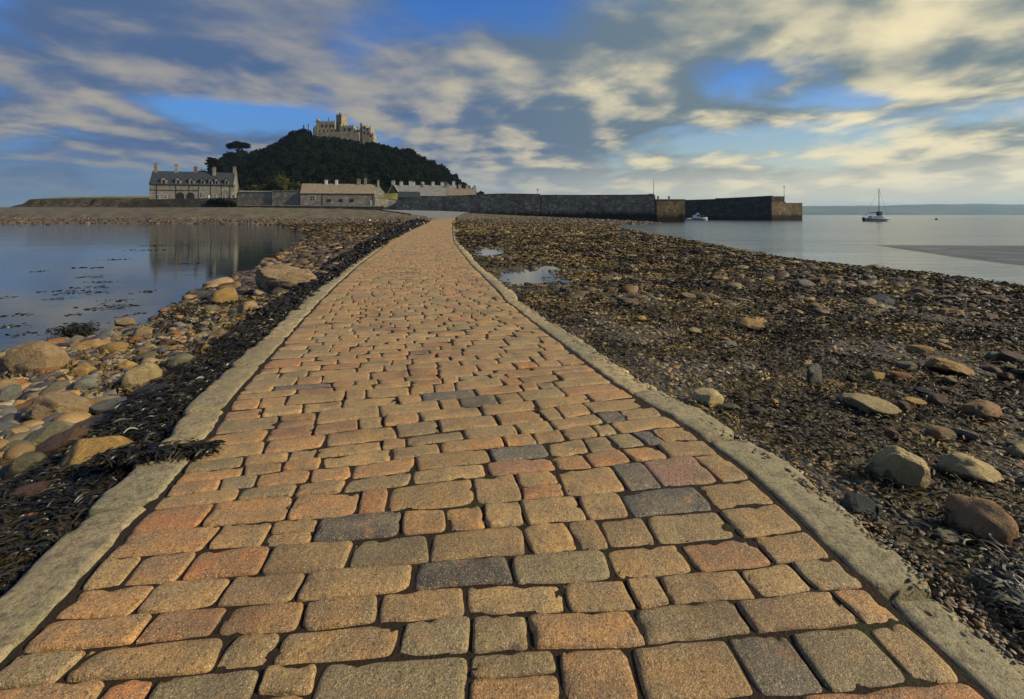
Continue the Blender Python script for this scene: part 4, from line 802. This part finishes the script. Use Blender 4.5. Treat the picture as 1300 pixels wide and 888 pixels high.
cx2, cz2 = cp(383, 166); lo = empty('lodge', (cx2, DC+6, cz2-4)); w = MB(); gabled(w, -3.4, 3.4, 5, 4, 5.4); w.build('wall', M['darkwall'], lo); roof_slabs(-3.4, 3.4, 5, 4, 5.4).build('roof', M['slate_roof'], lo)
chimney(lo, -1.9, 2.5, 4.4, 9.2, .95, .9, 'brick', 1); chimney(lo, 1.8, 2.5, 4.4, 9.8, .95, .9, 'castle', 1); tag(lo, 'house hidden in trees with two tall thin chimneys beside the castle', 'house')

# ------------------------------------------------------------------ hill, woodland, trees
SIL = [(240, 262), (258, 236), (264, 224), (274, 213), (281, 201), (292, 197), (322, 196), (339, 192), (353, 185), (361, 182), (368, 173), (379, 166), (388, 167), (396, 171), (425, 174), (455, 180), (479, 184), (490, 188), (510, 190), (528, 196), (545, 206), (560, 213), (575, 222), (586, 232), (596, 240), (610, 246), (630, 255)]
sx_ = np.array([(p[0]-650)*sm_ for p in SIL]); sz_ = np.array([CH+(HZ-p[1])*sm_ for p in SIL])
def hillz(x, y):
    c = np.interp(x*(DC/np.maximum(y, 200))**.6, sx_, sz_)-3.5; t = (y-DC)/np.where(y < DC, 150., 170.); b = np.clip(1-np.abs(t)**1.25, 0, 1); return 3.5+(c-7.5)*b
ux, uy = np.meshgrid(np.linspace(-265, 10, 90), np.linspace(226, 560, 80)); hz_ = hillz(ux, uy)+(fb2(ux, uy, .05, 4, 2)-.5)*4
ex = smooth((ux+265)/25)*smooth((10-ux)/25); hz_ = hz_*ex+(-2)*(1-ex)
o = raw_mesh('hill', np.stack([ux, uy, hz_], -1).reshape(-1, 3), grid_faces(90, 80), M['hill']); tag(o, kind='structure')
def leaf_crown(cen, rad, nleaf, size, seed, squash=.8):
    r = np.random.default_rng(seed); n = nleaf; d = r.normal(size=(n, 3)); d /= np.linalg.norm(d, axis=1)[:, None]; lump = .62+.75*fbm(d*1.9+seed*1.3, 3, seed)
    p = d*(r.uniform(.55, 1., n)**.6*lump)[:, None]*np.array([rad, rad, rad*squash])+np.array(cen); a = r.normal(size=(n, 3)); a /= np.linalg.norm(a, axis=1)[:, None]; b = np.cross(a, d+.01); b /= np.linalg.norm(b, axis=1)[:, None]
    s_ = size*r.uniform(.6, 1.4, (n, 1)); P = np.stack([p-a*s_-b*s_*.6, p+a*s_-b*s_*.5, p+a*s_*.8+b*s_*.7, p-a*s_*.7+b*s_*.6], 1)
    c = np.clip(r.uniform(.5, 1.5, (n, 1)), 0, 2)*np.ones((1, 3)); return P, c
def core(cen, rad, seed, squash=.8):
    V, Fc = ICO[3]; p = V*((.5+.62*fbm(V*1.9+seed*1.3, 3, seed)))[:, None]*np.array([rad, rad, rad*squash])+np.array(cen); return p, Fc
def foliage_obj(name, crowns, leafn, lsize, mat, parent=None):
    PV, CV, QF, TF = [], [], [], []; off = 0
    for i, (c, r, sq) in enumerate(crowns):
        sd = 100+i*7; n = int(leafn*(r/4.)**1.5)+20; P, cc = leaf_crown(c, r, n, lsize, sd, sq); PV.append(P.reshape(-1, 3)); CV.append(np.repeat(cc, 4, 0)); QF.append(np.arange(n*4).reshape(-1, 4)+off); off += n*4
        p, f = core(c, r, sd, sq); PV.append(p); CV.append(np.full((len(p), 3), .6)); TF.append(f+off); off += len(p)
    return raw_mesh(name, np.concatenate(PV), [np.concatenate(QF), np.concatenate(TF)], M[mat], parent, np.concatenate(CV), sm=False)
cr = []; r_ = np.random.default_rng(5)
for px in np.arange(262, 616, 3.6):                       # skyline crowns
    if 392 < px < 470: continue
    x = (px-650)*sm_; c = float(np.interp(x, sx_, sz_)); R_ = r_.choice([2.6, 3.6, 5., 6.2])*r_.uniform(.9, 1.1) if px < 560 else r_.uniform(2.2, 3.6); cr.append(((x+r_.uniform(-1, 1), DC-2+r_.uniform(-4, 4), c-R_*.62+r_.uniform(-1.2, 1.6)), R_, r_.uniform(.7, 1.1)))
for px in np.arange(386, 484, 4): x = (px-650)*sm_; c = CH+(HZ-np.interp(px, [386, 400, 420, 445, 465, 484], [171, 175, 176, 180, 184, 188]))*sm_; cr.append(((x, DC-9+r_.uniform(-2, 2), c-2.6+r_.uniform(-.6, .9)), r_.uniform(2.2, 3.4), .9))
while len(cr) < 620:
    y = r_.uniform(240, 376); x = r_.uniform(-235, -18); px = 650+x*F/y
    if px < 255 or px > 606: continue
    z = float(hillz(np.array(x), np.array(y))); 
    lim = CH+(HZ-np.interp(px, [p[0] for p in SIL], [p[1] for p in SIL]))/F*y; 
    R_ = r_.uniform(3.2, 6.0); z = min(z+R_*.5, lim-R_*.8-1)
    if z < 4.5: 
        if r_.random() < .5: continue
        z = 5
    cr.append(((x, y, z), R_, r_.uniform(.65, 1.)))
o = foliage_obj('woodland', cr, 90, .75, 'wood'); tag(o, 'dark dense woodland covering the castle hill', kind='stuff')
# grassy clearings
cl2 = foliage_obj('bramble_patch', [((cp(px, py)[0], 368, cp(px, py)[1]*368/380.), 2.6, .5) for px, py in ((410, 176), (417, 177), (425, 178), (432, 178), (440, 181), (448, 183))], 80, .5, 'bushgreen'); tag(cl2, 'olive brambles just below the castle walls', kind='stuff')

def limb(mb, a, b, r0, r1, sag=.0, n=5):
    a = Vector(a); b = Vector(b); pts = [a.lerp(b, k/n)+Vector((0, 0, sag*math.sin(math.pi*k/n))) for k in range(n+1)]; mb.tube(pts, [r0+(r1-r0)*k/n for k in range(n+1)], 7)
def pine(px, py_base, py_top, wpx, D, label, seed, leanx=0, tiers=1):
    x, y, zb = W(px, D, py_base); _, _, zt_ = W(px, D, py_top); H = zt_-zb; Wd = wpx*D/F; r = random.Random(seed); e = empty('pine_tree', (x, y, zb-2)); H += 2
    m = MB(); top = (leanx, 0, H*.7); limb(m, (0, 0, 0), top, .55, .35); crs = []
    for k in range(13):
        if tiers == 1: a = k*2.4+r.random(); rad = Wd/2*(r.uniform(.3, .85)); ex_ = (leanx+math.cos(a)*rad, math.sin(a)*rad*.8, H*r.uniform(.80, .93)-.12*rad)
        else: t_ = k/12; a = k*2.4+r.random(); rad = Wd/2*(1-.55*t_)*r.uniform(.6, 1.); ex_ = (leanx+math.cos(a)*rad, math.sin(a)*rad*.8, H*(.42+.52*t_))
        b0 = (top[0]*.9, 0, H*(.5+.16*r.random())) if tiers == 1 else (0, 0, ex_[2]-1); limb(m, b0, ex_, .2, .07, .3); crs.append((ex_, Wd*r.uniform(.11, .17) if tiers == 1 else Wd*.2, .5 if tiers == 1 else .34))
    if tiers == 1: crs.append(((leanx, 0, H*.95), Wd*.17, .4))
    m.build('trunk', M['bark'], e, True); foliage_obj('crown', crs, 260, .38, 'wood', e); tag(e, label, 'tree')
pine(301, 206, 180.5, 36, 360, 'umbrella-shaped pine silhouetted alone on the hill skyline', 3)
pine(270, 216, 200, 17, 260, 'ragged layered pine standing behind the long grey house', 8, 0, 2)
def bush(name, cat, label, px, D, zb, crowns, mat='bushgreen', ls=.4, ln=200):
    x, y, _ = W(px, D, 260); e = empty(name, (x, y, zb)); m = MB(); 
    for c, r, sq in crowns: limb(m, (c[0]*.3, c[1]*.3, 0), (c[0], c[1], c[2]), .3, .1)
    m.build('trunk', M['bark'], e, True); foliage_obj('crown', crowns, ln, ls, mat, e); tag(e, label, cat)
bush('broad_tree', 'tree', 'broad rounded green tree behind the rubble garden walls', 357, 206, 4.5, [((-4.5, 0, 6.2), 4.6, .85), ((.5, -1, 7.2), 5.2, .9), ((-1, 1, 9.6), 4.6, .8), ((5.5, 0, 6.4), 4.6, .85), ((8.2, 0, 4.6), 3.2, .8)])
bush('low_tree', 'tree', 'lower spreading green tree next to the long grey house', 322, 206, 4.5, [((-4, 0, 6.2), 3.4, .6), ((0, 0, 6.8), 3.8, .6), ((3.4, 0, 6.6), 3.6, .6)])
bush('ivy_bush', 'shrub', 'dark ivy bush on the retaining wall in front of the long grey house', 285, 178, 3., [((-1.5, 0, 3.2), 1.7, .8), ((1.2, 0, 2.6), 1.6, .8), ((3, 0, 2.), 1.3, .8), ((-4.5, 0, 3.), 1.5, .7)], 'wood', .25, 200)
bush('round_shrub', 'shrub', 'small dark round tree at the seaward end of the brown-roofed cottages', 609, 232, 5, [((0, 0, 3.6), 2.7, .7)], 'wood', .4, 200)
# green bank between cottage and terrace
ux, uy = np.meshgrid(np.linspace(-66, -44, 20), np.linspace(196, 226, 20)); o = raw_mesh('grass_bank', np.stack([ux, uy, 4.0+6.8*smooth((uy-196)/28)*(smooth((ux+66)/5)*smooth((-44-ux)/6))+(fb2(ux, uy, .2, 3, 1)-.5)], -1).reshape(-1, 3), grid_faces(20, 20), M['grass']); tag(o, kind='structure')
# grassy headland on the sheltered side
hx = np.linspace(-224, -120, 130); top = np.interp(hx, [-224, -219, -216, -200, -175, -150, -120], [5.2, 6.4, 8.5, 8.9, 9.0, 9.4, 10.2])+ (fbm(np.stack([hx*.3, hx*0, hx*0], -1), 3, 6)-.5)*.5
secs = [(-9, lambda t: t*0+1.0), (-4, lambda t: t*0+4.4), (-1.0, lambda t: 4.6+(t-4.6)*.35), (0, lambda t: 4.6+(t-4.6)*.8), (1.2, lambda t: t-.1)]
sf = [np.stack([hx, 228+dy+(fbm(np.stack([hx*.4, hx*0+dy, hx*0], -1), 3, 9)-.5)*3, f_(top)], -1) for dy, f_ in secs]; P = np.stack(sf, 1)
o = raw_mesh('headland_cliff', P.reshape(-1, 3), grid_faces(5, len(hx)), M['cliff']); tag(o, kind='structure')
gt = [P[:, -1]+np.array([0, 0, .05])]+[np.stack([hx, P[:, -1, 1]+dy, top+dz], -1) for dy, dz in ((6, .6), (16, 1.3), (30, 1.6), (50, -1), (60, -6))]
o = raw_mesh('headland_grass', np.stack(gt, 1).reshape(-1, 3), grid_faces(6, len(hx)), M['grass']); tag(o, kind='structure')
# distant coast across the bay
hx = np.linspace(1400, 8200, 260); pxs = 650+hx*F/5200.; py_ = np.interp(pxs, [650, 1000, 1040, 1100, 1150, 1200, 1240, 1300, 1450, 1800], [273.6, 262.5, 261.5, 260.8, 260.2, 259.2, 258.8, 260, 259, 262]); tz = (HZ-py_)/F*5200
tz = tz+(fbm(np.stack([hx*.004, hx*0, hx*0], -1), 4, 3)-.5)*14
P = np.stack([np.stack([hx, 5200+dy+hx*0, WL-.5+k*tz*(1+.25*(fbm(np.stack([hx*.003, hx*0+dy*.002, hx*0], -1), 3, 5)-.5)*(1-abs(2*k-1)))], -1) for dy, k in ((-900, 0), (-760, .12), (-500, .45), (-250, .8), (0, 1.), (400, .8), (900, 0))], 1)
o = raw_mesh('distant_hills', P.reshape(-1, 3), grid_faces(7, len(hx)), M['farhill']); tag(o, kind='structure')

# ------------------------------------------------------------------ boats and buoy
def hull(L_, Bm, Hh, mat, root, name='hull', dr=.3):
    n = 15; V = []; 
    for i in range(n):
        t = i/(n-1); x = (t-.5)*L_; w = Bm/2*(math.sin(math.pi*min(1, .16+t*.9))**.6 if t < .5 else (1-((t-.5)*2)**2.4)); w = max(w, .03); sh = Hh*(1+.25*(t-.35)**2*4*.4); rk = .0
        V.append([(x, -w, sh), (x+.0, -w*.88, sh*.35), (x, -w*.4, -dr), (x, w*.4, -dr), (x, w*.88, sh*.35), (x, w, sh), (x, w*.9, sh-.02), (x, -w*.9, sh-.02)])
    V = np.array(V); k = 8; f = []
    for i in range(n-1):
        for j in range(k): f.append([i*k+j, i*k+(j+1) % k, (i+1)*k+(j+1) % k, (i+1)*k+j])
    o = raw_mesh(name, V.reshape(-1, 3), [np.array(f), np.array([list(range(8)), [(n-1)*8+j for j in range(7, -1, -1)]])], M[mat], root, sm=False); return o
def at_sea(px, py): y = 2.2*F/(py-HZ); return (px-650)/F*y, y
x, y = at_sea(1113, 281.3); yb = empty('sailing_boat', (x, y, WL), math.radians(4)); hull(9.0, 2.8, 1.15, 'gel', yb); s_ = MB().box(-4.2, 3.6, -1.42, 1.42, .55, .78).build('hull_stripe', M['navy'], yb)
MB().prism([(-2.6, 1.1), (2.2, 1.1), (1.5, 1.75), (-2.0, 1.9)], -.9, .9, 'y').build('cabin', M['gel'], yb); MB().box(-1.8, 1.4, -.93, .93, 1.35, 1.6).build('cabin_window', M['glass'], yb)
MB().tube([(.8, 0, 1.1), (.8, 0, 11.0)], [.12, .09], 8).build('mast', M['blackpaint'], yb); MB().tube([(.8, 0, 3.0), (-2.6, 0, 2.9)], [.2, .14], 8).build('furled_sail', M['canvas'], yb); MB().box(.4, 1.4, -.7, .7, 1.9, 3.3).build('spray_hood', M['canvas'], yb)
MB().tube([(4.3, 0, 1.3), (.8, 0, 10.8)], .025, 5).tube([(-4.3, 0, 1.3), (.8, 0, 10.9)], .025, 5).build('rigging', M['blackpaint'], yb)
MB().tube([(-4.0, -1, 1.2), (-4.0, -1, 2.0), (-4.4, 0, 2.0), (-4.0, 1, 2.0), (-4.0, 1, 1.2)], .04, 5).build('pushpit', M['metal'], yb); MB().box(-4.9, -4.45, -.25, .25, .2, 1.4).build('outboard', M['blackpaint'], yb)
tag(yb, 'single-masted white sailing boat with blue canvas, moored on the bay', 'sailing boat')
x, y = at_sea(888, 280); mb = empty('motor_boat', (x, y, WL), math.radians(-6)); hull(6.2, 2.3, 1.1, 'gel', mb); MB().prism([(-2.6, 1.05), (.2, 1.05), (.0, 2.4), (-.6, 3.1), (-1.6, 2.2), (-2.6, 2.0)], -.8, .8, 'y').build('cabin', M['gel'], mb); MB().box(-1.0, .0, -.83, .83, 1.5, 2.2).build('cabin_window', M['glass'], mb); MB().box(-2.6, 2.4, -1.18, 1.18, .45, .62).build('hull_stripe', M['navy'], mb); MB().tube([(.8, 0, 1), (.8, 0, 2.0), (2.4, 0, 1.6)], .06, 6).build('rail', M['metal'], mb); tag(mb, 'white motor boat with a raised cabin moored between the piers', 'motor boat')
x, y = at_sea(876, 279.6); db = empty('dinghy', (x, y, WL), math.radians(10)); hull(3.6, 1.5, .85, 'gel', db); MB().box(-.3, .1, -.6, .6, .55, .62).build('thwart', M['woodwork'], db); MB().box(-1.7, 1.5, -.78, .78, .5, .6).build('rubbing_strake', M['teal_paint'], db); tag(db, 'small pale dinghy close beside the pier head', 'dinghy')
x, y = at_sea(1189, 279.4); bo = empty('mooring_buoy', (x, y, WL)); MB().tube([(0, 0, -.3), (0, 0, -.1), (0, 0, .3), (0, 0, .6), (0, 0, .7)], [.2, .5, .6, .4, .1], 12).build('float', M['orangebuoy'], bo, True); MB().tube([(0, 0, .68), (0, 0, .9)], .06, 6).build('ring', M['metal'], bo); tag(bo, 'small dark mooring buoy on the open bay', 'buoy')

# ------------------------------------------------------------------ people
def person(x, y, z, rz, top, legs, label, sit=False, carry=None):
    e = empty('person', (x, y, z), rz)
    if not sit:
        J = [(0,0,.95), (0,0,1.2), (0,0,1.42), (0,.0,1.52), (0,.01,1.66), (-.19,0,1.40), (-.25,.03,1.12), (-.24,-.1,.88), (.19,0,1.40), (.26,.02,1.12), (.27,.06,.86), (-.1,0,.9), (-.12,-.08,.5), (-.12,.05,.08), (-.12,-.12,.04), (.1,0,.9), (.12,.1,.5), (.12,.2,.08), (.12,.05,.04)]
    else:
        J = [(0,0,.14), (0,-.08,.38), (0,-.16,.6), (0,-.2,.70), (0,-.26,.84), (-.19,-.16,.57), (-.26,-.34,.36), (-.14,-.55,.3), (.19,-.16,.57), (.26,-.36,.38), (.12,-.56,.34), (-.1,-.02,.14), (-.15,-.45,.46), (-.15,-.5,.08), (-.15,-.66,.04), (.1,-.02,.14), (.15,-.42,.48), (.15,-.5,.1), (.15,-.66,.05)]
    E_ = [(0,1),(1,2),(2,3),(3,4),(2,5),(5,6),(6,7),(2,8),(8,9),(9,10),(0,11),(11,12),(12,13),(13,14),(0,15),(15,16),(16,17),(17,18)]
    Rr = [.15,.14,.15,.06,.105,.075,.055,.04,.075,.055,.04,.1,.07,.05,.04,.1,.07,.05,.04]
    me = bpy.data.meshes.new('body'); me.from_pydata(J, E_, []); o = bpy.data.objects.new('body', me); COL.objects.link(o)
    o.modifiers.new('s', 'SKIN'); me.skin_vertices[0].data[0].use_root = True
    for v, r in zip(me.skin_vertices[0].data, Rr): v.radius = (r, r*.85)
    o.modifiers.new('u', 'SUBSURF').levels = 1; dg = bpy.context.evaluated_depsgraph_get(); ev = bpy.data.meshes.new_from_object(o.evaluated_get(dg)); bpy.data.objects.remove(o)
    ev.materials.clear(); ev.materials.append(M[top]); ev.materials.append(M[legs]); ev.materials.append(M['skin']); b = bpy.data.objects.new('body', ev); COL.objects.link(b); b.parent = e
    for p in ev.polygons:
        p.use_smooth = True; c = p.center; hd = Vector(J[4]); 
        p.material_index = 2 if (c-hd).length < .16 or (c-Vector(J[7])).length < .07 or (c-Vector(J[10])).length < .07 else (1 if ((not sit and c.z < .92) or (sit and c.y < -.25 and c.z < .52) or (sit and c.z < .2)) else 0)
    hd = Vector(J[4]); V, Fc = ICO[3]; P = V*np.array([.1, .11, .11])+np.array(hd)+np.array([0, .02, .035]); raw_mesh('hair', P, Fc, M['hair'], b)
    MB().box(hd.x-.015, hd.x+.015, hd.y-.14, hd.y-.09, hd.z-.03, hd.z+.01).build('nose', M['skin'], b)
    tag(e, label, 'person'); return e
def gz(px, D, py): x, y, z = W(px, D, py); return x, y, z
for px, D, py, rz, t_, l_, lb in [(484.2, 176, 263.4, .4, 'c_dark', 'c_dark', 'person in a dark coat standing first in the group by the quay wall'), (487.6, 177, 263.3, 2.2, 'c_red', 'c_dark', 'person in a maroon coat in the middle of the group by the quay wall'), (490.6, 176, 263.4, -1.2, 'c_blue', 'c_dark', 'person in a blue coat at the slipway end of the group by the quay wall')]:
    x = (px-650)/F*D; xi = float(np.clip((x-np.interp(D, sy, lx))/(np.interp(D, sy, rx)-np.interp(D, sy, lx)), 0, 1)); z = float(np.maximum(T(np.array([x]), np.array([float(D)]), False)[0], rf(D)*(ztf(min(x, 0))+.2)))+.1
    person(x, D, z, rz, t_, l_, lb)
for px, py, rz, t_, lb in [(468.5, 287, 1.2, 'c_white', 'person in a white shirt sitting on the rocks beside the far causeway'), (508, 287, -.6, 'c_dark', 'person in black crouching on the rocks close to the far causeway kerb')]:
    x, y, z = G(px, py); o = put_rock(x, y+.1, z+.1, 1.6, 1.2, .9, 'olive', 2, .5); tag(o, 'flat-topped olive rock used as a seat by the person in '+('a white shirt' if t_ == 'c_white' else 'black'), 'rock'); person(x, y, z+.42, rz, t_, 'c_dark', lb, True)

# ------------------------------------------------------------------ haze, sky, sun, camera
SUN_AZ = math.radians(100); SUN_EL = math.radians(31)      # azimuth measured from straight ahead (+y) to the right (+x)
sd = Vector((math.sin(SUN_AZ)*math.cos(SUN_EL), math.cos(SUN_AZ)*math.cos(SUN_EL), math.sin(SUN_EL)))
HAZE = True
if HAZE:
    m = MB().box(-9500, 9500, -950, 12500, -5, 240); hm = bpy.data.materials.new('air'); hm.use_nodes = True; nt = hm.node_tree; nt.nodes.clear(); oo = nt.nodes.new('ShaderNodeOutputMaterial'); pv = nt.nodes.new('ShaderNodeVolumePrincipled'); pv.inputs['Density'].default_value = 1.0e-4; pv.inputs['Color'].default_value = (.45, .68, .9, 1); pv.inputs['Anisotropy'].default_value = .2; nt.links.new(pv.outputs[0], oo.inputs['Volume']); hz = m.build('haze', hm); tag(hz, 'thin sea haze', kind='stuff')
ld = bpy.data.lights.new('sun', 'SUN'); ld.energy = 4.0; ld.angle = math.radians(6); ld.color = (1, .86, .62); lo_ = bpy.data.objects.new('sun', ld); COL.objects.link(lo_); lo_.rotation_euler = sd.to_track_quat('Z', 'Y').to_euler()
wd = bpy.data.worlds.new('World'); SC.world = wd; wd.use_nodes = True; t = wd.node_tree; N = t.nodes; N.clear(); Lk = t.links.new
def nn(k, **kw):
    n = N.new(k)
    for a, b in kw.items(): setattr(n, a, b)
    return n
def setin(n, vals):
    for i, v in vals.items():
        if hasattr(v, 'is_output') : Lk(v, n.inputs[i])
        else: n.inputs[i].default_value = v
    return n
def mth(op, a, b=0, c=None): n = setin(nn('ShaderNodeMath', operation=op), {0: a, 1: b}); 
def mth(op, a, b=0.): return setin(nn('ShaderNodeMath', operation=op), {0: a, 1: b}).outputs[0]
def mr(v, a, b, c=0., d=1.): 
    n = nn('ShaderNodeMapRange', interpolation_type='SMOOTHSTEP'); setin(n, {0: v, 1: a, 2: b, 3: c, 4: d}); return n.outputs[0]
def mx(f, a, b, mode='MIX'):
    n = nn('ShaderNodeMix', data_type='RGBA', blend_type=mode); n.clamp_factor = True
    setin(n, {0: f, 6: a, 7: b}); return n.outputs[2]
tc = nn('ShaderNodeTexCoord').outputs['Generated']; sp = nn('ShaderNodeSeparateXYZ'); Lk(tc, sp.inputs[0]); dx, dy, dz = sp.outputs
zc = mth('ADD', mth('MAXIMUM', dz, 0.), .15)
cv = nn('ShaderNodeCombineXYZ'); Lk(mth('DIVIDE', dx, zc), cv.inputs[0]); Lk(mth('DIVIDE', dy, zc), cv.inputs[1]); cv.inputs[2].default_value = 0
def cloud(off, sc, det, rough, dist, sx, sy, rot=0):
    mp = nn('ShaderNodeMapping'); mp.inputs['Location'].default_value = off; mp.inputs['Scale'].default_value = (sx, sy, 1); mp.inputs['Rotation'].default_value = (0, 0, rot); Lk(cv.outputs[0], mp.inputs[0])
    n = nn('ShaderNodeTexNoise'); n.inputs['Scale'].default_value = sc; n.inputs['Detail'].default_value = det; n.inputs['Roughness'].default_value = rough; n.inputs['Distortion'].default_value = dist; Lk(mp.outputs[0], n.inputs[0]); return n.outputs[0]
def dirn(px, py): v = Vector(((px-650)/F, 1, (HZ-py)/F)).normalized(); return v
def blob(px, py, a, b, amp):
    v = dirn(px, py); s1 = nn('ShaderNodeVectorMath', operation='SUBTRACT'); Lk(tc, s1.inputs[0]); s1.inputs[1].default_value = v
    # local right / up axes so the patch is an ellipse on the sky
    r = Vector((v.y, -v.x, 0)).normalized(); u = r.cross(v)
    d1 = nn('ShaderNodeVectorMath', operation='DOT_PRODUCT'); Lk(s1.outputs[0], d1.inputs[0]); d1.inputs[1].default_value = r/a
    d2 = nn('ShaderNodeVectorMath', operation='DOT_PRODUCT'); Lk(s1.outputs[0], d2.inputs[0]); d2.inputs[1].default_value = u/b
    q = mth('ADD', mth('MULTIPLY', d1.outputs['Value'], d1.outputs['Value']), mth('MULTIPLY', d2.outputs['Value'], d2.outputs['Value']))
    q = mth('MULTIPLY', mth('EXPONENT', mth('MULTIPLY', q, -1.)), amp); s2 = nn('ShaderNodeVectorMath', operation='DOT_PRODUCT'); Lk(tc, s2.inputs[0]); s2.inputs[1].default_value = v
    return mth('MULTIPLY', q, mth('GREATER_THAN', s2.outputs['Value'], 0.))
base = cloud((3.1, 1.7, 0), .66, 5, .47, .35, .95, .9, .25); puff = cloud((6.3, 4.4, 0), 1.7, 7, .54, .25, 1.05, .8, .25); fine = cloud((1.3, 5.1, 0), 4.5, 6, .6, .3, .8, 1.2, .2)
puff2 = cloud((6.3-.15, 4.4+.07, 0), 1.7, 7, .54, .25, 1.05, .8, .25); base2 = cloud((3.1-.20, 1.7+.09, 0), .66, 5, .47, .35, .95, .9, .25)
low = mr(dz, .36, .12)                       # broad soft sheets overhead, broken puffs and bands lower down
pw = mth('ADD', .30, mth('MULTIPLY', low, .45))
dens = mth('ADD', mth('ADD', mth('MULTIPLY', base, .8), mth('MULTIPLY', mth('SUBTRACT', puff, .5), pw)), mth('ADD', .10, mth('MULTIPLY', mth('SUBTRACT', fine, .5), .07)))
BL = [(600, 0, .14, .10, -.12), (480, 45, .16, .05, -.10), (60, 60, .08, .02, -.05), (345, 148, .15, .025, -.13), (225, 132, .16, .024, -.11), (425, 75, .10, .06, -.14), (915, 100, .11, .045, -.10), (1090, 125, .09, .035, -.11), (1125, 172, .09, .02, -.08), (590, 165, .06, .015, -.06), (120, 25, .35, .12, .13), (320, 40, .2, .08, .12), (60, 95, .2, .05, .08), (610, 100, .16, .07, .10), (780, 70, .2, .10, .12), (150, 165, .25, .03, .10), (1050, 40, .3, .07, .07), (1200, 90, .2, .06, .05), (480, 135, .12, .03, .08), (1150, 222, .4, .035, .13), (780, 215, .25, .04, .13), (600, 195, .15, .03, .08), (1150, 120, .3, .04, .05)]
for b_ in BL: dens = mth('ADD', dens, blob(*b_))
sv = nn('ShaderNodeVectorMath', operation='DOT_PRODUCT'); Lk(tc, sv.inputs[0]); sv.inputs[1].default_value = Vector((math.sin(math.radians(50)), math.cos(math.radians(50)), .2)).normalized()
prox = mr(sv.outputs['Value'], .35, 1.0)
densp = mth('ADD', dens, mth('MULTIPLY', prox, .05))
mask = mr(densp, .39, .575)
# lit and shaded sides of the clouds
edge = mth('ADD', mth('MULTIPLY', mth('SUBTRACT', base, base2), 1.2), mth('MULTIPLY', mth('SUBTRACT', puff, puff2), mth('ADD', .35, mth('MULTIPLY', low, .6))))
lit = mth('ADD', mth('MULTIPLY', mr(edge, -.18, .20), .9), mth('MULTIPLY', mth('SUBTRACT', fine, .5), .6))
LB = [(390, 10, .12, .06, .22), (110, 100, .2, .05, .18), (190, 165, .2, .02, .2), (620, 95, .12, .05, .28), (790, 90, .12, .05, .28), (480, 130, .1, .03, .22), (1000, 60, .15, .03, .15), (1290, 15, .1, .05, .1), (1180, 150, .2, .04, .2), (1100, 200, .3, .03, .14), (900, 15, .16, .06, -.3), (720, 20, .12, .05, -.2), (1150, 80, .25, .025, -.4), (1240, 190, .12, .02, -.3), (60, 30, .25, .05, -.2), (250, 110, .1, .04, -.2), (400, 170, .2, .03, -.15), (720, 150, .1, .03, -.2), (850, 165, .15, .015, -.2), (900, 205, .4, .012, .25), (1000, 232, .5, .008, .3), (1100, 215, .3, .008, -.35), (750, 222, .3, .008, -.3), (1200, 245, .3, .006, -.3), (1150, 185, .12, .012, .3)]
for b_ in LB: lit = mth('ADD', lit, blob(*b_))
K = 10.
def c3(r, g, b): return (r*K, g*K, b*K, 1)
shade = mx(prox, c3(.05, .09, .185), c3(.105, .145, .165)); light = mx(prox, c3(.27, .25, .215), c3(.64, .55, .34))
ccol = mx(mr(lit, .12, 1.12), shade, light)
sky = nn('ShaderNodeTexSky', sky_type='NISHITA'); sky.sun_disc = False; sky.sun_elevation = SUN_EL; sky.sun_rotation = SUN_AZ; sky.altitude = 0; sky.air_density = 1.2; sky.dust_density = .6; sky.ozone_density = 3.
blue = mx(1., sky.outputs[0], (.22, .5, .95, 1), 'MULTIPLY')
blue = mx(mr(dz, .28, 0.02), blue, mx(prox, c3(.08, .16, .30), c3(.33, .4, .33)))
fc = mx(mask, blue, ccol)
hzn = mr(dz, .13, .0); fc = mx(mth('MULTIPLY', hzn, .85), fc, mx(prox, c3(.09, .14, .22), c3(.68, .6, .42)))
bg = nn('ShaderNodeBackground'); bg.inputs['Strength'].default_value = .1; Lk(fc, bg.inputs[0]); wo = nn('ShaderNodeOutputWorld'); Lk(bg.outputs[0], wo.inputs[0])

cam = bpy.data.cameras.new('camera'); co = bpy.data.objects.new('camera', cam); COL.objects.link(co); SC.camera = co
cam.sensor_width = 36; cam.lens = 36*F/1300; cam.shift_y = -(444-HZ)/1300; cam.clip_end = 30000; cam.clip_start = .05
co.location = (0, 0, CH); co.rotation_euler = (math.radians(90), 0, 0)
SC.render.resolution_x = 1024; SC.render.resolution_y = 699
SC.view_settings.view_transform = 'Standard'; SC.view_settings.look = 'None'; SC.view_settings.exposure = .58; SC.view_settings.gamma = 1
SC.cycles.max_bounces = 5; SC.cycles.volume_bounces = 0; SC.cycles.use_denoising = True
